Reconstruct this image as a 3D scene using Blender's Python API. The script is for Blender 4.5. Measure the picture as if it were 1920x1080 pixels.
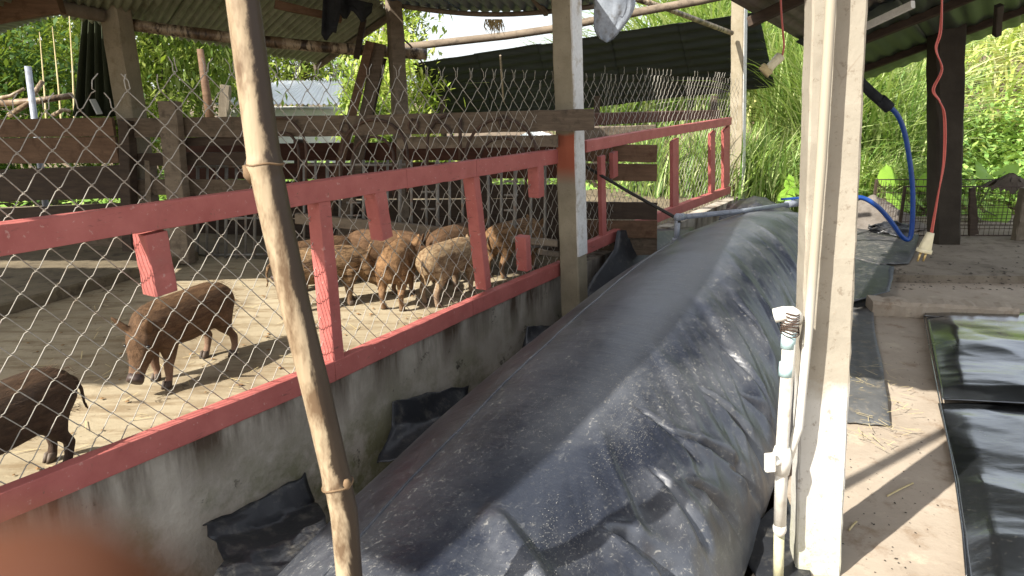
import bpy, bmesh, math, random
import numpy as np
from mathutils import Vector, Matrix, Quaternion, noise as mnoise
random.seed(7); rng = np.random.default_rng(7)
for o in list(bpy.data.objects): bpy.data.objects.remove(o)
SC = bpy.context.scene; COL = SC.collection
R = math.radians; PI = math.pi

# ------------------------------------------------------------------ camera
CAMZ, PITCH, FPX = 1.65, R(15.0), 1400.0
cd = bpy.data.cameras.new('camera'); cam = bpy.data.objects.new('camera', cd); COL.objects.link(cam)
cd.sensor_width = 36; cd.lens = FPX/1920*36; cd.clip_start = 0.004; cd.clip_end = 600
cam.location = (0, 0, CAMZ); cam.rotation_euler = (PI/2-PITCH, 0, 0)
cd.dof.use_dof = True; cd.dof.focus_distance = 4.2; cd.dof.aperture_fstop = 11.0
SC.camera = cam
# ------------------------------------------------------------------ sky, sun, exposure
SUN_AZ, SUN_EL = math.atan2(-.79, -.61), R(40)
w = bpy.data.worlds.new('World'); SC.world = w; w.use_nodes = True
nt = w.node_tree; nt.nodes.clear()
sky = nt.nodes.new('ShaderNodeTexSky'); sky.sky_type = 'NISHITA'; sky.sun_disc = False
sky.sun_elevation = SUN_EL; sky.sun_rotation = SUN_AZ; sky.air_density = 1.0; sky.dust_density = 3.0; sky.ozone_density = 1.0
bg = nt.nodes.new('ShaderNodeBackground'); bg.inputs[1].default_value = 0.15
wo = nt.nodes.new('ShaderNodeOutputWorld')
tcw = nt.nodes.new('ShaderNodeTexCoord'); nz = nt.nodes.new('ShaderNodeTexNoise'); nz.inputs['Scale'].default_value = 2.2; nz.inputs['Detail'].default_value = 5
nt.links.new(tcw.outputs['Generated'], nz.inputs['Vector'])
rp_ = nt.nodes.new('ShaderNodeValToRGB'); rp_.color_ramp.elements[0].position = .35; rp_.color_ramp.elements[1].position = .7
rp_.color_ramp.elements[0].color = (2.7, 2.85, 3.1, 1); rp_.color_ramp.elements[1].color = (4.2, 4.2, 4.15, 1)
nt.links.new(nz.outputs[0], rp_.inputs[0])
mxw = nt.nodes.new('ShaderNodeMix'); mxw.data_type = 'RGBA'; mxw.inputs[0].default_value = .72      # bright thin tropical overcast over the whole sky
A_w = [i for i in mxw.inputs if i.name == 'A' and i.type == 'RGBA'][0]; B_w = [i for i in mxw.inputs if i.name == 'B' and i.type == 'RGBA'][0]; O_w = [o for o in mxw.outputs if o.type == 'RGBA'][0]
nt.links.new(sky.outputs[0], A_w); nt.links.new(rp_.outputs[0], B_w); nt.links.new(O_w, bg.inputs[0]); nt.links.new(bg.outputs[0], wo.inputs[0])
sd = bpy.data.lights.new('sun', 'SUN'); sd.energy = 4.2; sd.angle = R(0.53); sd.color = (1.0, .955, .88)
sun = bpy.data.objects.new('sun', sd); COL.objects.link(sun); sun.location = (-6, -5, 8)
SDIR = Vector((math.sin(SUN_AZ)*math.cos(SUN_EL), math.cos(SUN_AZ)*math.cos(SUN_EL), math.sin(SUN_EL)))
sun.rotation_euler = SDIR.to_track_quat('Z', 'Y').to_euler()
SC.view_settings.view_transform = 'Standard'; SC.view_settings.look = 'None'
SC.view_settings.gamma = 1; SC.view_settings.use_curve_mapping = False
SC.view_settings.exposure = 1.5
SC.render.engine = 'CYCLES'
SC.cycles.max_bounces = 8; SC.cycles.transparent_max_bounces = 8

# ------------------------------------------------------------------ surveying helpers (real points from the photograph)
CT, ST = math.cos(PITCH), math.sin(PITCH)
def ray(x, y):
    dx, dy = x-960, y-540
    return Vector((dx, FPX*CT-dy*ST, -(FPX*ST+dy*CT)))
def atY(x, y, Y):
    r = ray(x, y); t = Y/r.y
    return Vector((r.x*t, Y, CAMZ+r.z*t))
def atZ(x, y, z):
    r = ray(x, y); t = (z-CAMZ)/r.z
    return Vector((r.x*t, r.y*t, z))
def onV(x, y, P0, D):
    n = Vector((D[1], -D[0], 0)); r = ray(x, y)
    t = (P0[0]*n.x+P0[1]*n.y)/(r.x*n.x+r.y*n.y)
    return Vector((r.x*t, r.y*t, CAMZ+r.z*t))

# ------------------------------------------------------------------ mesh builder
class MB:
    def __init__(s): s.v = []; s.f = []
    def add(s, vs, fs):
        k = len(s.v); s.v += [tuple(v) for v in vs]; s.f += [tuple(i+k for i in f) for f in fs]
    def box(s, c, size, rot=None, bev=0.0):
        hx, hy, hz = size[0]/2, size[1]/2, size[2]/2; c = Vector(c)
        b = min(bev, hx*.9, hy*.9, hz*.9)
        if b <= 0:
            P = [Vector((x, y, z)) for z in (-hz, hz) for x, y in ((-hx, -hy), (hx, -hy), (hx, hy), (-hx, hy))]
            F = [(3, 2, 1, 0), (4, 5, 6, 7)]+[(i, (i+1) % 4, (i+1) % 4+4, i+4) for i in range(4)]
        else:
            ring = lambda ix, iy: [(-ix+0, -iy), (ix, -iy), (ix, iy), (-ix, iy)]
            P = []
            for z, d in ((-hz, b), (-hz+b, 0), (hz-b, 0), (hz, b)):
                P += [Vector((x, y, z)) for x, y in ring(hx-d, hy-d)]
            F = [(3, 2, 1, 0), (12, 13, 14, 15)]
            for k in range(3): F += [(k*4+i, k*4+(i+1) % 4, k*4+4+(i+1) % 4, k*4+4+i) for i in range(4)]
        if rot is not None: P = [rot @ p for p in P]
        s.add([p+c for p in P], F)
    def loft(s, rings, cap=True, closed=True):
        n = len(rings[0]); k0 = len(s.v); vs = [p for r in rings for p in r]; fs = []
        for i in range(len(rings)-1):
            for j in range(n if closed else n-1):
                fs.append((i*n+j, i*n+(j+1) % n, (i+1)*n+(j+1) % n, (i+1)*n+j))
        if cap and closed:
            fs.append(tuple(range(n-1, -1, -1))); m = (len(rings)-1)*n; fs.append(tuple(m+i for i in range(n)))
        s.add(vs, fs)
    def tube(s, pts, rad, sides=8, cap=True, flat=1.0):
        pts = [Vector(p) for p in pts]; n = len(pts)
        if not hasattr(rad, '__len__'): rad = [rad]*n
        rings = []; up = None
        for i in range(n):
            t = (pts[min(i+1, n-1)]-pts[max(i-1, 0)])
            t = t.normalized() if t.length > 1e-9 else Vector((0, 0, 1))
            if up is None:
                up = Vector((0, 0, 1)) if abs(t.z) < .9 else Vector((1, 0, 0))
            a = t.cross(up)
            if a.length < 1e-6: a = t.cross(Vector((.3, 1, .2)))
            a.normalize(); b = a.cross(t); up = b
            rings.append([pts[i]+a*(rad[i]*math.cos(2*PI*k/sides))+b*(rad[i]*flat*math.sin(2*PI*k/sides)) for k in range(sides)])
        s.loft(rings, cap)
    def beam(s, p0, p1, w, h, up=(0, 0, 1), seg=8, jit=0.0, ch=.12, w1=None, h1=None, seed=0, bow=0.0):
        """rough sawn timber or cast post along p0 > p1, width w (sideways), height h (along up), chamfered, uneven"""
        p0 = Vector(p0); p1 = Vector(p1); d = (p1-p0).normalized(); up = Vector(up)
        a = d.cross(up).normalized(); b = a.cross(d).normalized(); w1 = w1 or w; h1 = h1 or h
        rg = random.Random(seed*977+int(abs(p0.x*1000))+int(abs(p0.z*777))); rings = []
        for i in range(seg+1):
            t = i/seg; W = (w+(w1-w)*t)/2; H = (h+(h1-h)*t)/2; c = min(W, H)*ch*2
            P = [(-W+c, -H), (W-c, -H), (W, -H+c), (W, H-c), (W-c, H), (-W+c, H), (-W, H-c), (-W, -H+c)]
            ctr = p0.lerp(p1, t)+b*(bow*math.sin(PI*t))
            rings.append([ctr+a*(x+rg.uniform(-jit, jit))+b*(y+rg.uniform(-jit, jit)) for x, y in P])
        s.loft(rings, True)
    def grid(s, P):
        ny, nx = len(P), len(P[0])
        s.add([p for r in P for p in r], [(j*nx+i, j*nx+i+1, (j+1)*nx+i+1, (j+1)*nx+i) for j in range(ny-1) for i in range(nx-1)])
    def sphere(s, c, r, nu=10, nv=7):
        c = Vector(c); r = r if hasattr(r, '__len__') else (r, r, r); rings = []
        for j in range(1, nv):
            a = PI*j/nv
            rings.append([c+Vector((r[0]*math.sin(a)*math.cos(2*PI*i/nu), r[1]*math.sin(a)*math.sin(2*PI*i/nu), -r[2]*math.cos(a))) for i in range(nu)])
        s.loft(rings, True)
    def build(s, name, mat, parent=None, smooth=False, keep=False):
        me = bpy.data.meshes.new(name)
        v = np.array(s.v, dtype=np.float64)
        if parent is not None and not keep: v = v-np.array(parent.matrix_world.translation if False else world_loc(parent))
        me.from_pydata([tuple(x) for x in v], [], s.f); me.update()
        if smooth: me.polygons.foreach_set('use_smooth', [True]*len(me.polygons))
        o = bpy.data.objects.new(name, me); COL.objects.link(o)
        if mat: me.materials.append(mat)
        if parent is not None: o.parent = parent
        return o
def world_loc(o):
    l = Vector(o.location)
    while o.parent: o = o.parent; l = l+Vector(o.location)
    return l
def np_mesh(name, V, F, mat, parent=None, smooth=False):
    """V (n,3), F (m,k) numpy: fast link"""
    me = bpy.data.meshes.new(name); V = np.asarray(V, dtype=np.float32)
    if parent is not None: V = V-np.array(world_loc(parent), dtype=np.float32)
    F = np.asarray(F, dtype=np.int32); m, k = F.shape
    me.vertices.add(len(V)); me.vertices.foreach_set('co', V.ravel())
    me.loops.add(m*k); me.loops.foreach_set('vertex_index', F.ravel())
    me.polygons.add(m); me.polygons.foreach_set('loop_start', np.arange(0, m*k, k, dtype=np.int32))
    me.polygons.foreach_set('loop_total', np.full(m, k, dtype=np.int32))
    if smooth: me.polygons.foreach_set('use_smooth', np.ones(m, dtype=bool))
    me.update(calc_edges=True); me.validate()
    o = bpy.data.objects.new(name, me); COL.objects.link(o); me.materials.append(mat)
    if parent is not None: o.parent = parent
    return o
def thing(name, label, cat, loc=(0, 0, 0), group=None):
    o = bpy.data.objects.new(name, None); COL.objects.link(o); o.location = loc; o.empty_display_size = .1
    o['label'] = label; o['category'] = cat
    if group: o['group'] = group
    return o
def tag(o, label, cat, group=None):
    o['label'] = label; o['category'] = cat
    if group: o['group'] = group
    return o
def struct(o): o['kind'] = 'structure'; return o
def stuff(o, label=None, cat=None):
    o['kind'] = 'stuff'
    if label: o['label'] = label; o['category'] = cat
    return o
# numpy value noise
_L = rng.random((256, 256))
def vnoise(x, y):
    xi = np.floor(x).astype(int); yi = np.floor(y).astype(int); fx = x-xi; fy = y-yi
    fx = fx*fx*(3-2*fx); fy = fy*fy*(3-2*fy)
    a = _L[xi % 256, yi % 256]; b = _L[(xi+1) % 256, yi % 256]; c = _L[xi % 256, (yi+1) % 256]; d = _L[(xi+1) % 256, (yi+1) % 256]
    return (a*(1-fx)+b*fx)*(1-fy)+(c*(1-fx)+d*fx)*fy
def fbm(x, y, o=4):
    s = 0; a = .5
    for i in range(o): s = s+a*vnoise(x+17.3*i, y+9.1*i); x = x*2.03; y = y*2.03; a *= .5
    return s/(1-.5**o)
def sstep(a, b, x):
    t = np.clip((x-a)/(b-a), 0, 1); return t*t*(3-2*t)

# ------------------------------------------------------------------ materials
class NT:
    def __init__(s, name):
        s.m = bpy.data.materials.new(name); s.m.use_nodes = True; s.t = s.m.node_tree; s.n = s.t.nodes
        s.b = s.n['Principled BSDF']; s.out = s.n['Material Output']
        s.tc = s.n.new('ShaderNodeTexCoord')
    def lk(s, a, b): s.t.links.new(a, b)
    def mapping(s, scale=(1, 1, 1), rot=(0, 0, 0), src='Object'):
        m = s.n.new('ShaderNodeMapping'); m.inputs['Scale'].default_value = scale; m.inputs['Rotation'].default_value = rot
        s.lk(s.tc.outputs[src], m.inputs[0]); return m.outputs[0]
    def noise(s, scale, detail=4, rough=.55, vec=None, dist=0.0):
        n = s.n.new('ShaderNodeTexNoise'); n.inputs['Scale'].default_value = scale; n.inputs['Detail'].default_value = detail
        n.inputs['Roughness'].default_value = rough; n.inputs['Distortion'].default_value = dist
        s.lk(vec if vec is not None else s.tc.outputs['Object'], n.inputs['Vector']); return n.outputs[0]
    def voro(s, scale, vec=None, feature='F1'):
        n = s.n.new('ShaderNodeTexVoronoi'); n.inputs['Scale'].default_value = scale; n.feature = feature
        s.lk(vec if vec is not None else s.tc.outputs['Object'], n.inputs['Vector']); return n.outputs[0]
    def ramp(s, fac, stops, interp='LINEAR'):
        r = s.n.new('ShaderNodeValToRGB'); r.color_ramp.interpolation = interp; e = r.color_ramp.elements
        while len(e) < len(stops): e.new(.5)
        for el, (p, c) in zip(e, stops):
            el.position = p; el.color = (c, c, c, 1) if not hasattr(c, '__len__') else (*c, 1)
        s.lk(fac, r.inputs[0]); return r.outputs[0]
    def mix(s, fac, a, b, mode='MIX'):
        m = s.n.new('ShaderNodeMix'); m.data_type = 'RGBA'; m.blend_type = mode
        for sock, v in ((m.inputs['Factor'], fac), (m.inputs['A'], a), (m.inputs['B'], b)):
            pass
        fa = [i for i in m.inputs if i.name == 'Factor' and i.type == 'VALUE'][0]
        A = [i for i in m.inputs if i.name == 'A' and i.type == 'RGBA'][0]; B = [i for i in m.inputs if i.name == 'B' and i.type == 'RGBA'][0]
        for sock, v in ((fa, fac), (A, a), (B, b)):
            if hasattr(v, 'is_output'): s.lk(v, sock)
            elif hasattr(v, '__len__'): sock.default_value = (*v, 1)
            else: sock.default_value = v
        return [o for o in m.outputs if o.type == 'RGBA'][0]
    def math(s, op, a, b=0.0):
        m = s.n.new('ShaderNodeMath'); m.operation = op
        for sock, v in ((m.inputs[0], a), (m.inputs[1], b)):
            if hasattr(v, 'is_output'): s.lk(v, sock)
            else: sock.default_value = v
        return m.outputs[0]
    def sep(s, vec=None):
        n = s.n.new('ShaderNodeSeparateXYZ'); s.lk(vec if vec is not None else s.tc.outputs['Object'], n.inputs[0]); return n.outputs
    def bump(s, h, strength=.4, dist=.01, prev=None):
        b = s.n.new('ShaderNodeBump'); b.inputs['Strength'].default_value = strength; b.inputs['Distance'].default_value = dist
        s.lk(h, b.inputs['Height'])
        if prev is not None: s.lk(prev, b.inputs['Normal'])
        return b.outputs[0]
    def island(s):
        g = s.n.new('ShaderNodeNewGeometry'); return g.outputs['Random Per Island']
    def fin(s, col=None, rough=None, nor=None, metal=None, spec=None):
        def put(k, v):
            if v is None: return
            if hasattr(v, 'is_output'): s.lk(v, s.b.inputs[k])
            elif hasattr(v, '__len__'): s.b.inputs[k].default_value = (*v, 1)
            else: s.b.inputs[k].default_value = v
        put('Base Color', col); put('Roughness', rough); put('Normal', nor); put('Metallic', metal); put('Specular IOR Level', spec)
        return s.m
def simple(name, c1, c2, scale=6, rough=.8, bump=.3, bd=.004, stretch=(1, 1, 1), rot=(0, 0, 0), fine=60, metal=0, spec=.3, dirt=None, lo=.3, hi=.7):
    t = NT(name); v = t.mapping(stretch, rot)
    n1 = t.noise(scale, 5, .6, v); n2 = t.noise(fine, 3, .6, v)
    col = t.mix(t.ramp(n1, [(lo, 0), (hi, 1)]), c1, c2)
    if dirt: col = t.mix(t.ramp(t.noise(scale*2.7, 6, .7), [(.52, 0), (.68, 1)]), col, dirt)
    col = t.mix(t.ramp(n2, [(.3, .0), (.75, .35)]), col, tuple(x*.6 for x in c1))
    return t.fin(col, rough, t.bump(t.math('ADD', n1, t.math('MULTIPLY', n2, .5)), bump, bd), metal, spec)
def leafmat(name, cols, trans=.35, rough=.45):
    t = NT(name); i = t.island()
    k = len(cols); col = t.ramp(i, [((j+.5)/k, c) for j, c in enumerate(cols)])
    n = t.noise(2.2, 3, .5); col = t.mix(t.ramp(n, [(.35, 0), (.7, .45)]), col, cols[0])
    t.fin(col, rough, None, 0, .25)
    tr = t.n.new('ShaderNodeBsdfTranslucent'); t.lk(t.mix(.5, col, (.30, .38, .03)), tr.inputs[0])
    ms = t.n.new('ShaderNodeMixShader'); ms.inputs[0].default_value = trans
    t.lk(t.b.outputs[0], ms.inputs[1]); t.lk(tr.outputs[0], ms.inputs[2]); t.lk(ms.outputs[0], t.out.inputs[0])
    return t.m
M = {}
M['wood_grey'] = simple('wood_grey', (.13, .10, .07), (.22, .175, .125), 5, .85, .5, .004, (1, 1, 5), fine=70, dirt=(.09, .07, .05))
M['plank'] = simple('plank', (.085, .062, .042), (.16, .12, .082), 5, .85, .6, .004, (1.0, 5, 12), fine=40, dirt=(.06, .045, .03))
M['plank_brown'] = simple('plank_brown', (.10, .056, .031), (.17, .10, .058), 4, .8, .5, .004, (1, 4, 10), fine=40, dirt=(.08, .04, .02))
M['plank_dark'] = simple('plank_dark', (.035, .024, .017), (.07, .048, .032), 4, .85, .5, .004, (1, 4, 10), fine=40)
M['board_red'] = simple('board_red', (.055, .021, .012), (.09, .036, .02), 4, .8, .5, .004, (1, 4, 10), fine=40)
M['post_conc'] = simple('post_concrete', (.21, .18, .12), (.31, .265, .19), 4, .9, .5, .004, (1, 1, 1), fine=90, dirt=(.2, .16, .10))
M['post_pale'] = simple('post_pale', (.42, .36, .27), (.56, .50, .39), 3, .92, .6, .006, (1, 1, 1), fine=55, dirt=(.30, .25, .18))
M['post_dark'] = simple('post_dark', (.025, .019, .013), (.05, .04, .028), 4, .9, .5, .005, (1, 1, 1), fine=70)
M['wire'] = simple('galvanised_wire', (.30, .275, .23), (.42, .39, .33), 9, .6, .1, .001, fine=60, spec=.3, dirt=(.20, .15, .10))
M['gate'] = simple('gate_steel', (.17, .16, .14), (.27, .26, .23), 6, .5, .1, .001, metal=.2, dirt=(.22, .13, .08))
M['iron'] = simple('rusty_iron', (.035, .025, .02), (.09, .05, .032), 6, .7, .2, .002)
M['green_sheet'] = simple('green_sheet', (.15, .17, .11), (.24, .26, .18), 2, .5, .15, .002, (4, 1, 1), dirt=(.11, .10, .06), spec=.4)
M['blue_sheet'] = simple('blue_sheet', (.05, .075, .10), (.08, .115, .15), 2, .45, .1, .002, (4, 1, 1), spec=.4)
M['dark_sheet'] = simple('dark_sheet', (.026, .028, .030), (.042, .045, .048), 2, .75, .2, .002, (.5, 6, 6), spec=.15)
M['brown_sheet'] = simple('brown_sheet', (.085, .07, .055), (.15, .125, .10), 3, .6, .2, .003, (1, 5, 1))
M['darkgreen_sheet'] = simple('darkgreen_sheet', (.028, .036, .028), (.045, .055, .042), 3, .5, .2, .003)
M['white_roof'] = simple('white_roof', (.62, .64, .66), (.74, .76, .78), 3, .4, .1, .003)
M['white_wall'] = simple('white_wall', (.66, .66, .62), (.76, .76, .72), 3, .8, .1, .003)
M['pvc'] = simple('pvc_white', (.58, .55, .48), (.70, .68, .62), 4, .42, .05, .001, spec=.5, dirt=(.44, .38, .29))
t = NT('pvc_dusty'); n_ = t.noise(4, 5, .6); z_ = t.math('ADD', t.sep()[2], t.math('MULTIPLY', n_, .35))
M['pvc_dusty'] = t.fin(t.mix(t.ramp(z_, [(.30, 0), (.85, 1)]), (.66, .64, .58), (.33, .29, .22)), .45, None, 0, .4)
M['pvc_teal'] = simple('pvc_teal', (.38, .55, .55), (.48, .62, .62), 4, .4, .05, .001, spec=.5)
M['pvc_grey'] = simple('pvc_grey', (.19, .21, .25), (.28, .30, .34), 5, .4, .1, .001, spec=.5, dirt=(.14, .14, .14))
M['rope_dark'] = simple('rope_dark', (.02, .018, .015), (.04, .035, .03), 20, .8, .3, .002)
M['hose'] = simple('blue_hose', (.008, .045, .22), (.012, .07, .30), 8, .3, .05, .001, spec=.5)
M['cord'] = simple('red_cord', (.42, .07, .055), (.52, .12, .09), 10, .45, .1, .001, spec=.5)
M['plug'] = simple('plug', (.62, .56, .36), (.72, .66, .46), 10, .45, .1, .001, spec=.5)
M['brass'] = simple('brass', (.5, .38, .16), (.6, .46, .22), 10, .35, .05, .001, metal=.9)
M['tarp_green'] = simple('tarp_green', (.028, .035, .016), (.05, .058, .028), 3, .8, .3, .004)
M['net_black'] = simple('net_black', (.012, .013, .015), (.028, .03, .034), 12, .9, .6, .008)
M['plastic_grey'] = simple('plastic_grey', (.22, .25, .29), (.36, .39, .43), 5, .4, .4, .006, spec=.5, dirt=(.15, .14, .13))
M['bark'] = simple('bark', (.10, .08, .055), (.2, .165, .12), 6, .9, .6, .01, (1, 1, .3))
M['liner'] = simple('liner', (.014, .015, .018), (.03, .032, .036), 5, .42, .35, .006, fine=40, spec=.5, dirt=(.09, .085, .075))
M['straw'] = simple('straw', (.42, .33, .16), (.6, .5, .28), 9, .8, .1, .001)
M['debris'] = simple('debris', (.03, .024, .018), (.07, .055, .04), 9, .9, .2, .001)
M['rubble'] = simple('rubble', (.10, .085, .07), (.20, .175, .15), 5, .95, .6, .01, dirt=(.12, .10, .08))
M['hay'] = simple('hay', (.14, .08, .035), (.30, .18, .08), 7, .9, .6, .01)
M['deadleaf'] = simple('dead_leaf', (.05, .036, .024), (.11, .085, .06), 7, .85, .4, .006)
M['dirt'] = simple('dirt', (.12, .085, .055), (.2, .15, .10), 1.5, .95, .6, .02, fine=30, dirt=(.07, .07, .03))
M['stem'] = simple('stem', (.10, .16, .04), (.16, .24, .06), 7, .6, .1, .001)

def mat_redpaint():
    t = NT('red_paint')
    n = t.noise(7, 6, .65); n2 = t.noise(45, 4, .6); v = t.mapping((1, 1, 6)); n3 = t.noise(8, 5, .7, v)
    col = t.mix(t.ramp(n, [(.3, 0), (.7, 1)]), (.32, .085, .072), (.41, .125, .106))
    col = t.mix(t.ramp(n3, [(.62, 0), (.70, .8)]), col, (.15, .06, .045))
    col = t.mix(t.ramp(n2, [(.64, 0), (.70, .6)]), col, (.50, .30, .25))
    sc = t.noise(16, 6, .75, t.mapping((1, 1, 1)), 1.5)
    col = t.mix(t.ramp(sc, [(.64, 0), (.67, .85)]), col, (.16, .09, .06))
    gr = t.noise(2.3, 6, .7); col = t.mix(t.ramp(gr, [(.55, 0), (.72, .5)]), col, (.19, .075, .06))
    return t.fin(col, .62, t.bump(t.math('ADD', n3, n2), .35, .003), 0, .35)
M['red'] = mat_redpaint()
def mat_bamboo():
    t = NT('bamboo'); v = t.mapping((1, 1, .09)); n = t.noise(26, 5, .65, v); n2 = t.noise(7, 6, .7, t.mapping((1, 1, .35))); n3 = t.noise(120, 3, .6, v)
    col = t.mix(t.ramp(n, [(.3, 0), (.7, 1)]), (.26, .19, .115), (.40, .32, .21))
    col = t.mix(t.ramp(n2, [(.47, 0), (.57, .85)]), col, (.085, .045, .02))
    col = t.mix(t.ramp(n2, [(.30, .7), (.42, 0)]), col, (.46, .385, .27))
    at = t.n.new('ShaderNodeAttribute'); at.attribute_name = 'stain_shade'; mo = t.noise(14, 6, .7, t.mapping((1, 1, .30)), .5)
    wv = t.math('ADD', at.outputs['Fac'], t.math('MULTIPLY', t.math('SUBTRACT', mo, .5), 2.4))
    col = t.mix(t.ramp(wv, [(.0, 0), (.22, .97)]), col, (.026, .015, .008))  # mottled stain plus painted shade down the side away from the sun
    return t.fin(col, .5, t.bump(n3, .25, .002), 0, .4)
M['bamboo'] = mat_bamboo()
def mat_wall():
    t = NT('wall_render'); n = t.noise(3.2, 6, .65); n2 = t.noise(30, 5, .6); st = t.noise(5, 5, .65, t.mapping((1, 1, .16)))
    z = t.sep()[2]
    col = t.mix(t.ramp(n, [(.3, 0), (.7, 1)]), (.27, .24, .195), (.44, .40, .335))
    drip = t.math('MULTIPLY', t.ramp(st, [(.42, 0), (.62, 1)]), t.ramp(t.math('ADD', z, t.math('MULTIPLY', n, .25)), [(.12, 0), (.36, 1)]))
    col = t.mix(drip, col, (.085, .062, .045))
    moss = t.math('MULTIPLY', t.ramp(t.noise(2.1, 6, .7), [(.47, 0), (.6, 1)]), t.ramp(t.math('ADD', z, .5), [(.3, 1), (.72, 0)]))
    col = t.mix(t.math('MULTIPLY', moss, .75), col, (.10, .105, .035))
    blk = t.ramp(t.noise(4.3, 7, .75), [(.60, 0), (.66, .9)])
    col = t.mix(blk, col, (.045, .038, .03))
    return t.fin(col, .95, t.bump(t.math('ADD', n2, t.math('MULTIPLY', n, 2)), .6, .008), 0, .15)
M['wall'] = mat_wall()
def mat_penfloor():
    t = NT('pen_floor'); n = t.noise(1.3, 6, .65); n2 = t.noise(14, 6, .65); v = t.mapping((.6, 3, 1), (0, 0, R(-32))); st = t.noise(4, 6, .7, v)
    col = t.mix(t.ramp(n, [(.3, 0), (.7, 1)]), (.23, .187, .118), (.37, .312, .212))
    col = t.mix(t.ramp(st, [(.47, 0), (.62, .75)]), col, (.17, .12, .065))
    col = t.mix(t.ramp(n2, [(.58, 0), (.72, .6)]), col, (.20, .145, .08))
    wet = t.noise(.9, 5, .65, None, .8); dung = t.noise(6.5, 4, .75, None, .5)
    col = t.mix(t.ramp(wet, [(.52, 0), (.62, .6)]), col, (.15, .11, .065))
    col = t.mix(t.ramp(dung, [(.63, 0), (.67, .85)]), col, (.085, .06, .035))
    rg = t.ramp(wet, [(.52, .92), (.64, .55)])
    return t.fin(col, rg, t.bump(t.math('ADD', t.math('ADD', n2, dung), st), .5, .008), 0, .2)
M['penfloor'] = mat_penfloor()
M['floor_shaded'] = simple('floor_shaded', (.10, .078, .048), (.20, .16, .10), 3, .9, .5, .006, fine=30, dirt=(.06, .045, .028))  # darker floor colour, carries the shade at the back of the pen
def mat_slab():
    t = NT('slab'); n = t.noise(1.6, 6, .7); n2 = t.noise(22, 6, .65); n3 = t.noise(5, 6, .7)
    col = t.mix(t.ramp(n, [(.3, 0), (.7, 1)]), (.27, .222, .168), (.375, .315, .245))
    col = t.mix(t.ramp(n3, [(.55, 0), (.68, .75)]), col, (.20, .14, .09))
    col = t.mix(t.ramp(n3, [(.28, .6), (.42, 0)]), col, (.48, .41, .30))
    col = t.mix(t.ramp(n2, [(.6, 0), (.74, .7)]), col, (.14, .10, .07))
    return t.fin(col, .95, t.bump(t.math('ADD', n2, n3), .5, .006), 0, .15)
M['slab'] = mat_slab()
def mat_slab2():
    t = NT('dirty_slab'); n = t.noise(1.6, 6, .7); n2 = t.noise(22, 6, .65); n3 = t.noise(6, 6, .7)
    col = t.mix(t.ramp(n, [(.3, 0), (.7, 1)]), (.15, .125, .095), (.23, .195, .15))
    col = t.mix(t.ramp(n3, [(.52, 0), (.66, .8)]), col, (.10, .08, .058))
    col = t.mix(t.ramp(n2, [(.6, 0), (.74, .7)]), col, (.07, .055, .04))
    return t.fin(col, .95, t.bump(t.math('ADD', n2, n3), .5, .006), 0, .15)
M['slab2'] = mat_slab2()
FANG = math.atan2(.53, .848)   # run of the fence and of the bag, from +Y towards +X
def mat_bag():
    """HDPE membrane: satin black, dust and painted sky sheen, scuffed along its length, dry specks of washed-out dung and chaff"""
    t = NT('membrane')
    vr = t.n.new('ShaderNodeVectorRotate'); vr.rotation_type = 'Z_AXIS'; vr.inputs['Angle'].default_value = FANG
    t.lk(t.tc.outputs['Object'], vr.inputs['Vector'])     # now y runs along the bag
    def mp(sc):
        m = t.n.new('ShaderNodeMapping'); m.inputs['Scale'].default_value = sc; t.lk(vr.outputs[0], m.inputs[0]); return m.outputs[0]
    n = t.noise(1.7, 6, .7, vr.outputs[0]); fine = t.noise(150, 3, .7, mp((1, 1, 1)))
    rip = t.noise(10, 4, .6, mp((.45, 2.6, .45)), .6); scuff = t.noise(26, 5, .7, mp((1.6, .5, 1.6)), .8); sp = t.noise(48, 5, .75, mp((1, .8, 1)), 1.2)
    patch = t.noise(2.4, 5, .65, mp((1, .6, 1)))
    col = t.mix(t.ramp(n, [(.3, 0), (.75, 1)]), (.010, .013, .022), (.021, .025, .035))
    col = t.mix(t.math('MULTIPLY', t.ramp(patch, [(.42, 0), (.68, 1)]), .55), col, (.125, .130, .138))  # dust patches tinted blue-grey as painted sky sheen
    dm = t.math('MULTIPLY', t.ramp(sp, [(.58, 0), (.66, 1)]), t.ramp(patch, [(.40, .1), (.62, 1)]))
    col = t.mix(t.math('MULTIPLY', dm, .85), col, (.34, .325, .28))
    col = t.mix(t.math('MULTIPLY', t.ramp(scuff, [(.62, 0), (.72, 1)]), .4), col, (.22, .22, .21))
    col = t.mix(t.ramp(fine, [(.66, 0), (.74, .6)]), col, (.30, .29, .27))
    rg = t.ramp(patch, [(.3, .33), (.7, .47)])
    rg = t.mix(dm, rg, (.85, .85, .85))
    nb = t.bump(rip, .16, .02); nb = t.bump(scuff, .12, .004, nb); nb = t.bump(sp, .2, .003, nb)
    return t.fin(col, rg, nb, 0, .85)
M['bag'] = mat_bag()
def mat_sheet():
    t = NT('black_film'); n = t.noise(3, 5, .6); n2 = t.noise(50, 4, .7)
    col = t.mix(t.ramp(n2, [(.6, 0), (.72, .5)]), (.010, .011, .012), (.09, .085, .075))
    t.b.inputs['Coat Weight'].default_value = .5; t.b.inputs['Coat Roughness'].default_value = .12
    return t.fin(col, t.ramp(n, [(.3, .16), (.75, .30)]), t.bump(t.noise(7, 3, .5, t.mapping((1, 2.0, 1))), .22, .012), 0, 1.0)
M['film'] = mat_sheet()
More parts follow.
